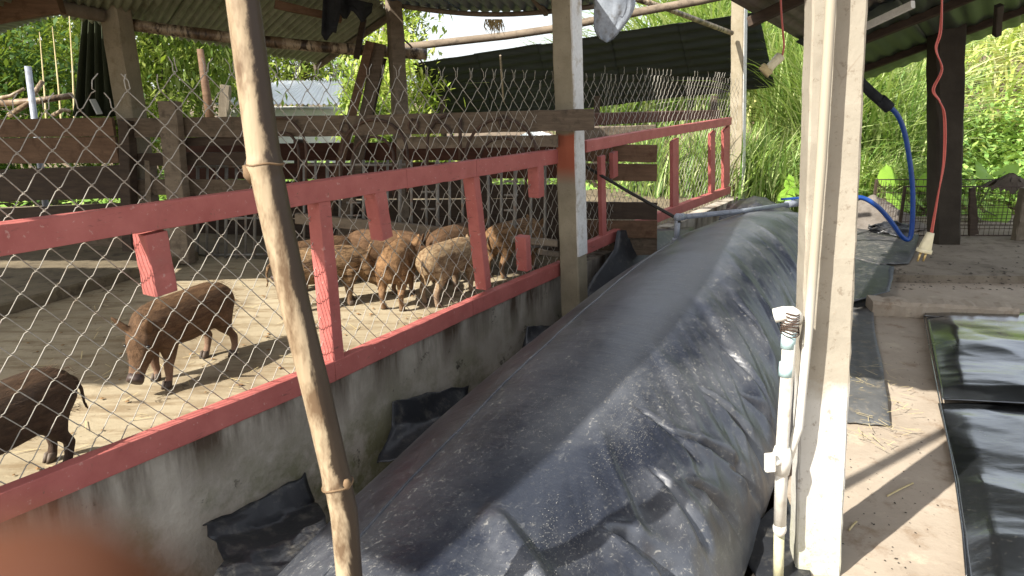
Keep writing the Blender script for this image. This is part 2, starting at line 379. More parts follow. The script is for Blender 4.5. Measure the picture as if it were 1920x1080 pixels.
def mat_coat(name, c1, c2, leg, belly):
    t = NT(name); v = t.mapping((2.2, 7, 7)); n = t.noise(5, 5, .7, v, .6); hair = t.noise(60, 4, .75, t.mapping((.8, 4, 4)), .4)
    z = t.sep()[2]
    col = t.mix(t.ramp(n, [(.40, 0), (.58, 1)]), c1, c2)
    col = t.mix(t.ramp(t.math('ADD', z, t.math('MULTIPLY', n, .06)), [(.03, 1), (.20, 0)]), col, leg)
    col = t.mix(t.ramp(hair, [(.35, .55), (.6, 0)]), col, tuple(x*.5 for x in c1))
    return t.fin(col, .75, t.bump(hair, .9, .008), 0, .25)
M['coat_brown'] = mat_coat('coat_brown', (.080, .042, .019), (.145, .08, .039), (.30, .185, .125), (.3, .2, .1))
M['coat_dark'] = mat_coat('coat_dark', (.05, .028, .015), (.085, .048, .026), (.07, .045, .03), (.1, .1, .1))
M['coat_striped'] = mat_coat('coat_striped', (.06, .032, .014), (.30, .185, .09), (.26, .17, .10), (.3, .2, .1))
M['coat_pale'] = mat_coat('coat_pale', (.17, .10, .05), (.37, .265, .15), (.36, .26, .18), (.3, .2, .1))
M['coat_tan'] = mat_coat('coat_tan', (.12, .062, .026), (.29, .165, .075), (.26, .16, .09), (.3, .2, .1))
M['snout'] = simple('snout', (.03, .02, .017), (.075, .05, .042), 20, .5, .2, .002)
M['snout_pink'] = simple('snout_pink', (.36, .24, .19), (.5, .36, .29), 20, .5, .2, .002)
M['hoof'] = simple('hoof', (.05, .035, .025), (.12, .09, .065), 20, .6, .1, .001)
M['eye'] = simple('eye', (.01, .008, .006), (.015, .012, .01), 5, .15, 0, .001, spec=.6)
M['skin'] = simple('skin', (.085, .026, .009), (.11, .036, .013), 20, .5, .1, .001)
M['leaf_light'] = leafmat('leaf_light', [(.17, .25, .035), (.28, .38, .06), (.42, .50, .10), (.55, .58, .18)], .5)
M['leaf_mid'] = leafmat('leaf_mid', [(.12, .20, .04), (.21, .31, .06), (.32, .42, .09), (.45, .51, .16)], .46)
M['leaf_dark'] = leafmat('leaf_dark', [(.03, .075, .018), (.05, .105, .025), (.075, .14, .03)], .38)
M['grass_green'] = leafmat('grass_green', [(.14, .25, .06), (.24, .36, .08), (.38, .48, .15), (.54, .58, .28)], .38)
M['grass_dry'] = leafmat('grass_dry', [(.34, .44, .09), (.52, .54, .15), (.66, .60, .28), (.76, .71, .45), (.40, .50, .10)], .35)
M['bush'] = leafmat('bush_leaf', [(.18, .33, .07), (.30, .47, .11), (.44, .58, .16)], .35)
M['bush_bright'] = leafmat('bush_bright', [(.30, .44, .06), (.46, .58, .10), (.60, .66, .16), (.70, .70, .26)], .36)
M['taro'] = leafmat('taro_leaf', [(.24, .44, .05), (.32, .54, .08)], .5, .4)

# ================================================================== SETTING
P0 = Vector((-1.68, 2.2, 0)); U = Vector((.53, .848, 0)).normalized(); N = Vector((U.y, -U.x, 0))
def F(a, b, z): return P0+U*a+N*b+Vector((0, 0, z))
def fa(x, y, b=0.0):
    p = onV(x, y, P0+N*b, U); return (p-P0).dot(U), p.z
def ab(p): d = Vector((p[0], p[1], 0))-P0; return d.dot(U), d.dot(N)

def terrain_h(x, y):
    near = -.5+.5*sstep(8.6, 10.2, y)+.5*sstep(-7, -9, x)+.3*sstep(9, 11, x)
    hill = .50*np.maximum(0, y-11.2)*sstep(.8, 4.0, x-(y-11)*.06)
    hill = np.minimum(hill, 1.9+.7*fbm(x*.1, y*.1))
    far = .6*sstep(30, 120, y)*fbm(x*.02+5, y*.02)
    return np.minimum(near, 0.0)+hill+far+.10*(fbm(x*.8, y*.8)-.5)*sstep(8.6, 11, y)
xs = np.concatenate([np.linspace(-300, -14, 24), np.linspace(-13, 22, 110), np.linspace(24, 300, 24)])
ys = np.concatenate([np.linspace(-80, -4, 12), np.linspace(-3, 32, 110), np.linspace(34, 400, 30)])
X, Y = np.meshgrid(xs, ys); Zt = terrain_h(X, Y)
V = np.stack([X, Y, Zt], -1).reshape(-1, 3); nx, ny = len(xs), len(ys)
jj, ii = np.meshgrid(np.arange(ny-1), np.arange(nx-1), indexing='ij')
q = (jj*nx+ii).ravel()
struct(np_mesh('ground', V, np.stack([q, q+1, q+nx+1, q+nx], -1), M['dirt'], None, True))

def slab_poly(name, pts, ztop, zbot, mat, rough=0.0, sub=0.0):
    mb = MB(); n = len(pts)
    mb.add([(p[0], p[1], ztop) for p in pts]+[(p[0], p[1], zbot) for p in pts],
           [tuple(range(n)), tuple(range(2*n-1, n-1, -1))]+[(i, i+n, (i+1) % n+n, (i+1) % n) for i in range(n)])
    return mb.build(name, mat)
# pen floor (raised concrete), running in under the fence wall
CE = Vector((.40, 5.13, 0))+Vector((-5.4, 1.35, 0)).normalized()*7.2+Vector((.24, .97, 0))*.35
pf = [F(-3, -.02, 0), F(3.75, -.02, 0), CE, F(-3, -7, 0)]
struct(slab_poly('pen_floor', pf, .28, -.6, M['penfloor']))
struct(slab_poly('sty_floor', [F(3.76, -.02, 0), F(9.2, -.02, 0), F(9.2, -1.2, 0), F(6.4, -4.4, 0), CE+Vector((.3, 1.6, 0)), CE+Vector((0, .01, 0))], .276, -.6, M['floor_shaded']))
# low concrete step across the back of the pen
s0, s1 = atZ(-60, 612, .28), atZ(330, 500, .28); sdv = (s1-s0).normalized(); sn = Vector((-sdv.y, sdv.x, 0))
mb = MB(); mb.box((s0+s1)/2+sn*1.0+Vector((0, 0, .035)), ((s1-s0).length+.5, 2.0, .085), Quaternion((0, 0, 1), math.atan2(sdv.y, sdv.x)).to_matrix(), .012)
struct(mb.build('pen_step', M['floor_shaded']))
# concrete walkway on the near side of the bag
rp = [Vector((-.9, -1.2, 0)), Vector((8.5, -1.2, 0)), Vector((8.5, 6.35, 0)), Vector((2.93, 6.35, 0)), Vector((2.62, 5.83, 0)), Vector((.98, 2.52, 0)), Vector((-.35, .1, 0))]
struct(slab_poly('walkway', rp, 0.0, -.6, M['slab']))
rp2 = [Vector((2.95, 6.36, 0)), Vector((9, 6.1, 0)), Vector((9, 9.6, 0)), Vector((4.4, 9.4, 0)), Vector((3.77, 8.1, 0))]
struct(slab_poly('yard_slab', rp2, .07, -.6, M['slab2']))
# kerb between them
k0, k1 = atZ(1638, 592, 0), atZ(1912, 606, 0); kd = (k1-k0).normalized()
mb = MB(); mb.beam(k0+Vector((0, .09, .045)), k1+Vector((0, .09, .045)), .20, .13, seg=26, jit=.007, ch=.16, seed=3)
kerb = mb.build('kerb', M['slab'])
tag(kerb, 'low worn concrete kerb crossing the walkway behind the glossy black film', 'kerb')

# ------------------------------------------------------------------ pen wall with the red fence on it
mb = MB(); nA, nZ = 90, 10; P = []
for j in range(nZ+1):
    z = -.55+j/nZ*.845
    P.append([F(-2.2+11.4*i/nA, .0+.012*(mnoise.noise(Vector((i*.5, j*.9, 1)))), z) for i in range(nA+1)])
mb.grid(P)
mb.grid([[F(-2.2+11.4*i/nA, .0+.012*(mnoise.noise(Vector((i*.5, nZ*.9, 1)))), .295) for i in range(nA+1)], [F(-2.2+11.4*i/nA, -.13, .295) for i in range(nA+1)]])
mb.add([F(-2.2, -.13, .295), F(9.2, -.13, .295), F(9.2, -.13, -.5), F(-2.2, -.13, -.5)], [(0, 1, 2, 3)])
wall = mb.build('pen_wall', M['wall'], None, True)
tag(wall, 'stained mossy concrete wall carrying the red fence along the pen', 'wall')

RAILW = .055
def rail(parent, pts, h, b=.02, seed=0, name='top_rail', w=RAILW):
    """pts: list of (a, z of top edge): one board per span"""
    for i in range(len(pts)-1):
        (a0, z0), (a1, z1) = pts[i], pts[i+1]
        mb = MB(); g = .0015
        mb.beam(F(a0+g, b, z0-h/2), F(a1-g, b+.0, z1-h/2), w, h, seg=10, jit=.0018, ch=.05, seed=seed+i)
        mb.build(name, M['red'], parent)
def stub(parent, a, z0, z1, w=.085, b=.02, a1=None, d=RAILW, seed=0):
    mb = MB(); a1 = a if a1 is None else a1
    mb.beam(F(a, b, z0), F(a1, b, z1), w, d, up=N, seg=6, jit=.002, ch=.06, seed=seed)
    mb.build('fence_post', M['red'], parent)

fence1 = thing('timber_fence', 'pink-red painted timber fence with sagging chain-link mesh in front of the piglets', 'fence', F(0, 0, .295), 'red pen fences')
fence2 = thing('timber_fence', 'shorter red fence with chain-link mesh between the two concrete posts, grass showing behind', 'fence', F(4, 0, .295), 'red pen fences')
BF = .03
def fp(x, y): return fa(x, y, BF)
tr = [fp(-260, 452), fp(0, 417), fp(755, 318), fp(902, 297), fp(1046, 279)]
tr[0] = (tr[1][0]-1.2, tr[1][1]+.0)
rail(fence1, [tr[0], fp(755, 317), fp(886, 300), fp(1047, 279)], .098, BF, 1, 'top_rail')
br = [fp(0, 908), fp(560, 703), fp(640, 660), fp(880, 560), fp(1047, 492)]
rail(fence1, [(br[0][0]-1.3, br[0][1]), fp(620, 676), fp(880, 562), fp(1052, 489)], .10, BF, 5, 'bottom_rail')
for (xa, ya, xb, yb, wpx) in ((286, 436, 306, 549, 44), (600, 350, 631, 686, 22), (706, 353, 721, 446, 21), (886, 318, 911, 540, 11), (1008, 300, 1010, 369, 11), (984, 443, 987, 506, 9)):
    a0, z0 = fp(xa, ya); a1, z1 = fp(xb, yb)
    aw0, _ = fp(xa-wpx/2, ya); aw1, _ = fp(xa+wpx/2, ya)
    stub(fence1, a0, z0-.0, z1, w=aw1-aw0, b=BF-.017, a1=a1, d=.085, seed=int(xa))
rail(fence2, [fp(1094, 264), fp(1216, 243), fp(1368, 220)], .085, BF, 11, 'top_rail')
rail(fence2, [fp(1094, 456), fp(1206, 408), fp(1366, 349)], .09, BF, 15, 'bottom_rail')
for (xa, ya, xb, yb, wpx) in ((1128, 292, 1131, 440, 8), (1151, 285, 1152, 332, 9), (1265, 262, 1265, 388, 11), (1335, 248, 1335, 360, 8), (1361, 240, 1361, 350, 11)):
    a0, z0 = fp(xa, ya); a1, z1 = fp(xb, yb); aw0, _ = fp(xa-wpx/2, ya); aw1, _ = fp(xa+wpx/2, ya)
    stub(fence2, a0, z0, z1, w=aw1-aw0, b=BF-.004, a1=a1, d=.035, seed=int(xa))
# upper red beam seen behind the second mesh
mb = MB(); mb.beam(F(fp(1100, 220)[0], -.16, onV(1112, 222, F(0, -.16, 0), U).z), F(fp(1372, 214)[0]+.1, -.16, onV(1370, 212, F(0, -.16, 0), U).z), .05, .10, seg=6, jit=.002, seed=3)
mb.build('upper_rail', M['board_red'], fence2)

def chainlink(parent, a0, a1, cw, chh, ztop, zbot, rad, b=-.009, warp=.0, seed=1):
    rg = np.random.default_rng(seed); mb = MB(); ph = rg.random(4)*9
    n = int((a1-a0)/(cw/2))
    def wobble(a, z):
        s = max(0, min(1, (z-zbot)/(1.2)))
        return (warp*s*math.sin(a*2.1+ph[0])*.6+warp*s*math.sin(a*4.7+ph[1])*.35, -abs(.03*s*math.sin(a*1.7+ph[2])+.02*s*math.sin(a*5+ph[3])))
    for k in range(n+1):
        zt = ztop(a0+k*cw/2)+rg.normal(0, .008); rows = int((zt-zbot)/(chh/2)); pts = []
        for j in range(rows+1):
            a = a0+(k+((j+k) % 2))*cw/2; z = zbot+j*chh/2
            da, db = wobble(a, z); a += da
            sgn = 1 if (j+k) % 2 else -1; e = .16*cw/2
            # three points round each knot, so the wire hooks round its neighbour
            pts += [F(a-sgn*e*.9, b+db-.004, z-chh*.055), F(a+sgn*e*.25, b+db+.004*sgn, z), F(a-sgn*e*.9, b+db+.004, z+chh*.055)]
        # twisted barb at the top
        p = pts[-1]; tw = rg.normal(0, .012)
        pts += [p+Vector((0, 0, chh*.22))+U*tw*.3, p+Vector((0, 0, chh*.40))+U*tw+U*(.014 if k % 2 else -.014)]
        mb.tube(pts, rad, 4, False)
    return mb.build('chain_link_mesh', M['wire'], parent, True)
zt1 = lambda a: float(np.interp(a, [-1.5, 0, .6, 1.1, 1.6, 2.5, 3.8], [1.55, 1.60, 1.66, 1.78, 1.74, 1.75, 1.69]))
chainlink(fence1, -1.4, 3.78, .120, .128, zt1, .36, .0021, warp=.035, seed=3)
chainlink(fence2, 3.98, 8.35, .108, .122, lambda a: 1.76, .36, .0019, warp=.03, seed=5)

# ------------------------------------------------------------------ posts
def z_on(p, q, z): t = (z-p.z)/(q.z-p.z); return p.lerp(q, t)
def mat_midpost():
    t = NT('post_mid'); n = t.noise(4, 6, .65); n2 = t.noise(80, 4, .65); z = t.sep()[2]
    col = t.mix(t.ramp(n, [(.3, 0), (.7, 1)]), (.19, .16, .105), (.29, .25, .175))
    col = t.mix(t.ramp(n2, [(.6, 0), (.7, .6)]), col, (.14, .11, .07))
    zz = t.math('ADD', z, t.math('MULTIPLY', n, .10))
    red = t.math('MULTIPLY', t.ramp(t.math('SUBTRACT', zz, 1.33), [(.22, 0), (.34, 1)]), t.ramp(t.math('SUBTRACT', zz, 1.33), [(.55, 1), (.58, 0)]))
    col = t.mix(red, col, (.33, .10, .055))
    return t.fin(col, .9, t.bump(n2, .5, .004), 0, .2)
pm = atY(1061, 0, 5.33); pb = atY(1077, 560, 5.33); top = z_on(pb, pm, 3.0); bot = z_on(pb, pm, -.5)
midpost = thing('concrete_post', 'square concrete post at the middle of the fence, red paint band, plank nailed on', 'post', (bot.x, bot.y, -.5))
mb = MB(); mb.beam(bot, top, .150, .150, up=N, seg=30, jit=.0025, ch=.06, seed=2)
m_ = mat_midpost(); mb2 = MB()
shaft = mb.build('shaft', m_, midpost)
mb.v, mb.f = [], []
mb.beam(bot.lerp(top, .28)+N*.0745, top+N*.0745, .142, .012, up=N, seg=24, jit=.002, ch=.1, seed=4)
mb.build('pale_face', simple('pale_facing', (.52, .51, .48), (.66, .65, .62), 5, .9, .5, .003, dirt=(.36, .31, .24)), midpost)  # thin paler strip over the face towards the bag

pm = atY(1386, 0, 9.75); pb = atY(1382, 380, 9.75); top = z_on(pb, pm, 3.6); bot = z_on(pb, pm, -.4)
farpost = thing('concrete_post', 'slender grey concrete post at the far end of the red fence beside tall grass', 'post', (bot.x, bot.y, -.4))
mb = MB(); mb.beam(bot, top, .155, .155, up=N, seg=24, jit=.003, ch=.07, seed=8); mb.build('shaft', M['post_conc'], farpost)
mb = MB(); mb.beam(bot.lerp(top, .1)+N*.079, top+N*.079, .13, .012, up=N, seg=10, jit=.001, seed=4); mb.build('pale_face', bpy.data.materials['pale_facing'], farpost)  # same paler strip on the bag side

# the big near post and its plumbing
YP = 2.33
pm = atY(1566, 0, YP); pb = atY(1526, 1080, YP); top = z_on(pb, pm, 3.1); bot = z_on(pb, pm, 0)
nearpost = thing('concrete_post', 'large pale cracked concrete post in the foreground with white pipe strapped to it', 'post', (bot.x, bot.y, 0))
mb = MB(); mb.beam(bot, top, .150, .125, up=(0.18, 1, 0), seg=60, jit=.0016, ch=.05, seed=21)
o = mb.build('shaft', M['post_pale'], nearpost)
def mat_near():
    t = NT('post_near'); n = t.noise(3, 6, .65); n2 = t.noise(60, 5, .7); z = t.sep()[2]
    cr = t.voro(5.5, t.mapping((1, 1, .45)), 'DISTANCE_TO_EDGE'); n4 = t.noise(2.2, 5, .7)
    col = t.mix(t.ramp(n, [(.3, 0), (.7, 1)]), (.235, .208, .162), (.335, .30, .24))
    col = t.mix(t.ramp(t.math('ADD', z, t.math('MULTIPLY', n, .5)), [(.92, .85), (1.0, 0)]), col, (.50, .485, .445))
    col = t.mix(t.ramp(n2, [(.60, 0), (.70, .5)]), col, (.25, .19, .13))
    crk = t.math('MULTIPLY', t.ramp(cr, [(0, 1), (.012, 0)]), t.ramp(n4, [(.54, 0), (.62, 1)]))
    col = t.mix(t.math('MULTIPLY', crk, .35), col, (.16, .11, .07))
    gr = t.math('MULTIPLY', t.ramp(t.math('ADD', z, t.math('MULTIPLY', n4, .5)), [(.30, 1), (.62, 0)]), t.ramp(n2, [(.35, .2), (.6, 1)]))
    col = t.mix(t.math('MULTIPLY', gr, .45), col, (.36, .36, .18))
    pit = t.ramp(t.noise(34, 4, .8), [(.58, 0), (.66, 1)]); col = t.mix(t.math('MULTIPLY', pit, .5), col, (.14, .105, .07)); b = t.bump(n2, .35, .004); b = t.bump(t.noise(5, 4, .6), .35, .012, b); b = t.bump(pit, -.5, .005, b)
    return t.fin(col, .92, b, 0, .2)
o.data.materials.clear(); o.data.materials.append(mat_near())

def pipe_path(pxs, Y): return [atY(x, y, Y) for x, y in pxs]
pipe = thing('water_pipe', 'white plastic water pipe with tap valve running down the pale foreground post', 'pipe', atY(1500, 860, YP-.1))
Yp = YP-.11
mb = MB(); mb.tube(pipe_path([(1563, -260), (1558, 0), (1540, 300), (1517, 600), (1497, 800), (1478, 860)], Yp), .0150, 12); mb.build('long_pipe', M['pvc_dusty'], pipe, True)
mb = MB(); mb.tube(pipe_path([(1481, 610), (1476, 700), (1469, 800), (1466, 850), (1462, 990)], Yp-.012), .0205, 12); mb.build('riser_pipe', M['pvc'], pipe, True)
for cpl in ([(1480, 622), (1476.5, 652)], [(1475, 680), (1473, 704)]):
    mb = MB(); mb.tube(pipe_path(cpl, Yp-.012), .0225, 12); mb.build('coupling', M['pvc_teal'], pipe, True)
mb = MB(); mb.tube([atY(1452, 592, Yp-.0), atY(1470, 588, Yp-.01), atY(1484, 588, Yp-.012), atY(1490, 592, Yp-.0), atY(1494, 598, Yp+.02)], .0235, 12); mb.tube(pipe_path([(1484, 590), (1481, 616)], Yp-.012), .024, 12); mb.build('elbow', M['pvc'], pipe, True)
mb = MB()
for k in range(9):
    z = atY(1481, 586+k*5, Yp).z; c = atY(1481, 586+k*5, Yp-.012)
    mb.tube([c+Vector((.0275*math.cos(t), .0275*math.sin(t), .004*math.sin(t*2+k))) for t in np.linspace(0, 2*PI, 12)], .0022, 4, False)
mb.build('wire_binding', M['iron'], pipe)
mb = MB(); mb.tube(pipe_path([(1467, 838), (1466, 858), (1465.5, 888)], Yp-.012), [.024, .033, .024], 12); mb.tube([atY(1466, 863, Yp-.02), atY(1450, 866, Yp-.045)], .014, 10); val = mb.build('valve', M['pvc'], pipe, True)
mb = MB(); mb.beam(atY(1444, 852, Yp-.05), atY(1444, 882, Yp-.05), .034, .022, up=(0, 1, 0), seg=4, ch=.2); mb.build('handle', M['pvc'], val)
mb = MB(); mb.sphere(atY(1462, 990, Yp-.012), (.023, .023, .032), 12, 8); mb.build('end_cap', M['pvc'], pipe, True)
mb = MB(); mb.tube(pipe_path([(1480, 840), (1478, 890)], Yp+.02), .012, 8); mb.build('bracket', M['iron'], pipe)
mb = MB(); c = atY(1462, 1018, Yp-.006)
mb.tube(pipe_path([(1461, 1000), (1459, 1090)], Yp+.008), .0175, 10); mb.build('lower_pipe', simple('pvc_mossy', (.42, .40, .22), (.6, .57, .42), 8, .6, .2, .002), pipe, True)

# dark post on the right
pm = atY(1775, 0, 7.75); pb = atY(1769, 455, 7.75); top = z_on(pb, pm, 3.2); bot = z_on(pb, pm, 0)
mb = MB(); mb.beam(bot, top, .25, .22, up=(0, 1, 0), seg=24, jit=.006, ch=.10, w1=.31, seed=31)
tag(mb.build('roof_post', M['post_dark']), 'thick dark post under the right-hand roof, standing behind the hanging red cord', 'post')

# ================================================================== DIGESTER BAG
def bag_H(a): return np.interp(a, [-1.6, -1.1, -.4, .4, 1.2, 2.4, 3.4, 4.3, 5.4, 6.3, 7.0, 7.5], [0, .16, .29, .38, .48, .60, .67, .69, .64, .52, .25, 0])
def bag_l(a): return np.interp(a, [-1.6, 0, .8, 1.5, 3, 4.5, 6, 7.5], [.95, .74, .55, .44, .32, .27, .28, .42])
def bag_r(a): return np.interp(a, [-1.6, .0, 1.2, 4.3, 7.5], [2.1, 2.12, 2.10, 1.84, 1.55])
def bag_z(a, t):
    H = bag_H(a); base = -.22+(t+1)/2*.22
    prof = np.maximum(0, 1-np.abs(t)**2.1)**.60
    return base+(H+.11*(H > .02))*prof
def bag_pt(a, t):
    b = (bag_l(a)+bag_r(a))/2+t*(bag_r(a)-bag_l(a))/2
    return b, bag_z(a, t)
nA, nT = 1000, 340
A = np.linspace(-1.55, 7.45, nA); T = np.sin(np.linspace(-PI/2, PI/2, nT))*.998
T = np.sign(T)*np.abs(T)**1.0
AA, TT = np.meshgrid(A, T, indexing='ij')
b, z = bag_pt(AA, TT)
# long folds pulled down the near flank towards the anchoring edge, slack ripples over the crown
s = (TT+1)/2*2.6
fl = sstep(.10, .75, TT)
def ridged(x): return 1-np.abs(2*x-1)
ph = AA*1.0+TT*.95
f1 = ridged(fbm(ph*2.1+.6*fbm(AA*.9, s*.9), TT*.55+3, 3)); f2 = ridged(fbm(ph*5.2+7, TT*.9, 3))
d = fl*(.070*sstep(.55, 1.0, f1)**1.5+.022*sstep(.55, 1.0, f2)**1.5-.02)
cr = 1-sstep(.0, .6, np.abs(TT+.05))
d = d+.016*(fbm(AA*7+2*fbm(AA, s), s*1.5, 3)-.5)*cr+.035*(fbm(AA*1.1+4, s*1.3, 3)-.5)
fll = sstep(-.2, -.9, TT)
d = d+fll*(.022*(ridged(fbm((AA-.5*TT)*2.6+11, s*.9, 3))-.5)+.020*(fbm(AA*2.2, s*2+5, 3)-.5))
# the big gathered folds of the near flank, each a valley that opens towards the anchored edge
bq, zq = bag_pt(AA, TT); Wx = P0.x+U.x*AA+N.x*bq; Wy = P0.y+U.y*AA+N.y*bq; Wz = zq-CAMZ
dep = Wy*CT-Wz*ST; pxx = 960+FPX*Wx/dep; pyy = 540-FPX*(Wy*ST+Wz*CT)/dep
def at_of(x, y):
    m = (pxx-x)**2+(pyy-y)**2+np.where((dep > .4) & (AA > -1.3), 0, 1e9); k = np.unravel_index(np.argmin(m), m.shape); return AA[k], (TT[k]+1)/2*2.6
fo = 0
for (xa, ya, xb, yb, wd, amp_) in ((1308, 725, 1458, 935, .050, .075), (1255, 815, 1430, 972, .045, .060), (1390, 735, 1465, 850, .040, .055), (1275, 905, 1395, 1015, .045, .050), (1215, 875, 1310, 1010, .035, .035), (1358, 880, 1430, 960, .035, .045),
        (1130, 985, 1260, 1075, .055, .060), (1345, 640, 1440, 770, .030, .030), (1425, 560, 1478, 660, .030, .035), (1400, 600, 1460, 700, .025, .030), (1180, 760, 1290, 850, .030, .022), (1370, 560, 1420, 620, .022, .022)):
    a0_, s0_ = at_of(xa, ya); a1_, s1_ = at_of(xb, yb); ux, us = a1_-a0_, s1_-s0_; ln_ = math.hypot(ux, us); ux /= ln_; us /= ln_
    al = ((AA-a0_)*ux+(s-s0_)*us)/ln_; pe_ = -(AA-a0_)*us+(s-s0_)*ux+.016*(fbm(al*3+xa, al*0+2, 2)-.5)
    wl = .62*wd*np.clip(.25+1.0*al, .15, 1.3); env = sstep(-.05, .30, al)*(1-sstep(1.0, 1.25, al))
    fo = fo+amp_*env*(-np.exp(-(pe_/wl)**2)+.30*np.exp(-((pe_-1.9*wl)/(1.5*wl))**2)+.22*np.exp(-((pe_+1.9*wl)/(1.7*wl))**2))
d = d*.34+fo*.8
# sharp crease near the near end of the crown, and the long lip above the wall
d = d+.05*np.exp(-((AA-(.62-.5*(TT-.25)))/.05)**2)*sstep(.12, .28, TT)*(1-sstep(.6, .95, TT))
edge = np.minimum(1, (1-np.abs(TT))*6)
d = d*edge*np.minimum(1, bag_H(AA)*4)
# outward direction of the profile
dbt = np.gradient(b, axis=1); dzt = np.gradient(z, axis=1); L = np.sqrt(dbt**2+dzt**2)+1e-9
b = b-dzt/L*d; z = z+dbt/L*d
P3 = np.array(P0); V = P3+AA[..., None]*np.array(U)+b[..., None]*np.array(N)+z[..., None]*np.array([0, 0, 1.])
V = V.reshape(-1, 3)
jj, ii = np.meshgrid(np.arange(nA-1), np.arange(nT-1), indexing='ij'); q = (jj*nT+ii).ravel()
bag = thing('biogas_bag', 'long inflated black plastic biogas bag filling the pit beside the fence wall', 'biogas bag', F(3, 1.0, -.2))
Fq = np.stack([q, q+nT, q+nT+1, q+1], -1)
sheet = np_mesh('membrane', V, Fq[:, ::1], M['bag'], bag, True)
# dried flecks of dung and chaff stuck on the sunny crown
rf = np.random.default_rng(77); nf = 17000; fv = []; VV = V.reshape(nA, nT, 3)
cA = rf.normal(.9, .85, nf); cT = rf.normal(.28, .24, nf)
keep = (cA > -1.2) & (cA < 6) & (cT > -.75) & (cT < .8) & (fbm(cA*2.3, cT*4+3, 3)+rf.normal(0, .06, nf) > .53)
for a_, t_ in zip(cA[keep], cT[keep]):
    i = int((a_-A[0])/(A[1]-A[0])); j = int(np.clip(np.searchsorted(T, t_), 1, nT-2)); p = Vector(VV[i, j]); e1 = Vector(VV[i+1, j])-p; e2 = Vector(VV[i, j+1])-p
    nr = e1.cross(e2).normalized(); nr = nr if nr.z > 0 else -nr
    e1.normalize(); e2 = nr.cross(e1); th = rf.uniform(0, 2*PI); L_ = rf.uniform(.001, .0045)*(1 if rf.random() < .97 else 3.0); w_ = rf.uniform(.0004, .0008)
    d1 = e1*math.cos(th)+e2*math.sin(th); th += rf.normal(0, .8); d2 = e1*math.cos(th)+e2*math.sin(th); s1 = nr.cross(d1)*w_; q0 = p+nr*.004; q1 = q0+d1*L_*.5+nr*.001; q2 = q1+d2*L_*.5
    fv += [q0-s1, q0+s1, q1+s1, q1-s1, q1-s1, q1+s1, q2+s1*.5, q2-s1*.5]
qi = np.arange(0, len(fv), 4); M['fleck'] = simple('fleck', (.20, .19, .165), (.34, .325, .285), 30, .9, 0, .001)
stuff(np_mesh('dried_flecks', [tuple(p) for p in fv], np.stack([qi, qi+1, qi+2, qi+3], -1), M['fleck']), 'pale dried flecks and chaff scattered on top of the biogas bag', 'litter')
# welded seam along the left shoulder
def bag_surf(a, t, off=.004):
    bb, zz = bag_pt(np.array(a), np.array(t)); i = int(np.clip((a-A[0])/(A[1]-A[0]), 0, nA-1)); j = int(np.clip(np.searchsorted(T, t), 0, nT-1))
    v = V.reshape(nA, nT, 3)[i, j]; return Vector(v)+Vector((0, 0, off))
mb = MB(); mb.tube([bag_surf(a, -.34+.02*math.sin(a), .002) for a in np.linspace(-.8, 5.9, 120)], .0075, 6, True, .5)
mb.build('weld_seam', M['bag'], bag, True)
# gas outlet on the far crown
pn = atY(1268, 455, 5.45)
mb = MB(); mb.tube([pn-Vector((0, 0, .05)), pn+Vector((0, 0, .008))], [.055, .05], 14); mb.tube([pn, pn+Vector((0, 0, .035))], .036, 12); mb.tube([pn, pn+Vector((0, 0, .185))], .0215, 12)
mb.build('gas_outlet', M['pvc_grey'], bag, True)
pt = pn+Vector((0, 0, .19)); pe = atY(1516, 378, 7.2); pk = atY(1485, 382, 6.95)
gp = thing('gas_pipe', 'grey plastic gas pipe running from the bag outlet towards the big post', 'pipe', pt)
mb = MB(); mb.tube([pt, pt.lerp(pk, .5)+Vector((0, 0, -.012)), pk], .0205, 12); mb.build('pipe_run', M['pvc_grey'], gp, True)
mb = MB(); mb.sphere(pt, .031, 12, 8); mb.tube([pt, pt+(pk-pt).normalized()*.08], .027, 12); mb.build('elbow', M['pvc_grey'], gp, True)
mb = MB(); mb.tube([pk-(pe-pk)*.3, pk+(pe-pk)*.4], .034, 12); mb.tube([pk, pe, pe+(pe-pk)*3], .022, 10); vv = mb.build('valve', M['pvc_grey'], gp, True)
mb = MB(); mb.beam(pk+Vector((-.11, -.02, .045)), pk+Vector((.11, .02, .055)), .03, .018, seg=3); mb.tube([pk, pk+Vector((0, 0, .05))], .012, 8); mb.build('handle', M['hose'], vv)
mb = MB(); e = atY(1100, 313, 6.05)
mb.tube([e, e.lerp(pt, .5)+Vector((0, 0, -.012)), pt+Vector((0, 0, -.01)), pt+Vector((.01, -.02, -.035))], .0125, 6)
tag(mb.build('tie_rope', M['rope_dark']), 'dark rope stretched from the fence mesh down to the gas outlet', 'rope')

# ------------------------------------------------------------------ loose liner pieces round the pit
def flap(name, label, rows, thick=.006, wob=.012, seed=1, n=14, group='black liner offcuts round the pit'):
    """rows: list of polylines (lists of points); lofted smooth sheet with a little waviness"""
    P = []
    R_ = [[Vector(p) for p in r] for r in rows]
    def lerp_row(r, u):
        x = u*(len(r)-1); i = min(int(x), len(r)-2); return r[i].lerp(r[i+1], x-i)
    cols = [[lerp_row(r, i/n) for i in range(n+1)] for r in R_]
    for j in range(n+1):
        x = j/n*(len(cols)-1); k = min(int(x), len(cols)-2); f = x-k; f = f*f*(3-2*f) if len(cols) > 2 else f
        P.append([cols[k][i].lerp(cols[k+1][i], f)+Vector((mnoise.noise(Vector((i*.45, j*.45, seed))), mnoise.noise(Vector((i*.45, j*.45, seed+9))), mnoise.noise(Vector((i*.5, j*.5, seed+20)))))*wob for i in range(n+1)])
    mb = MB(); mb.grid(P); o = mb.build(name, M['liner'], None, True)
    m = o.modifiers.new('thickness', 'SOLIDIFY'); m.thickness = thick; m.offset = 0
    return tag(o, label, 'liner offcut', group)
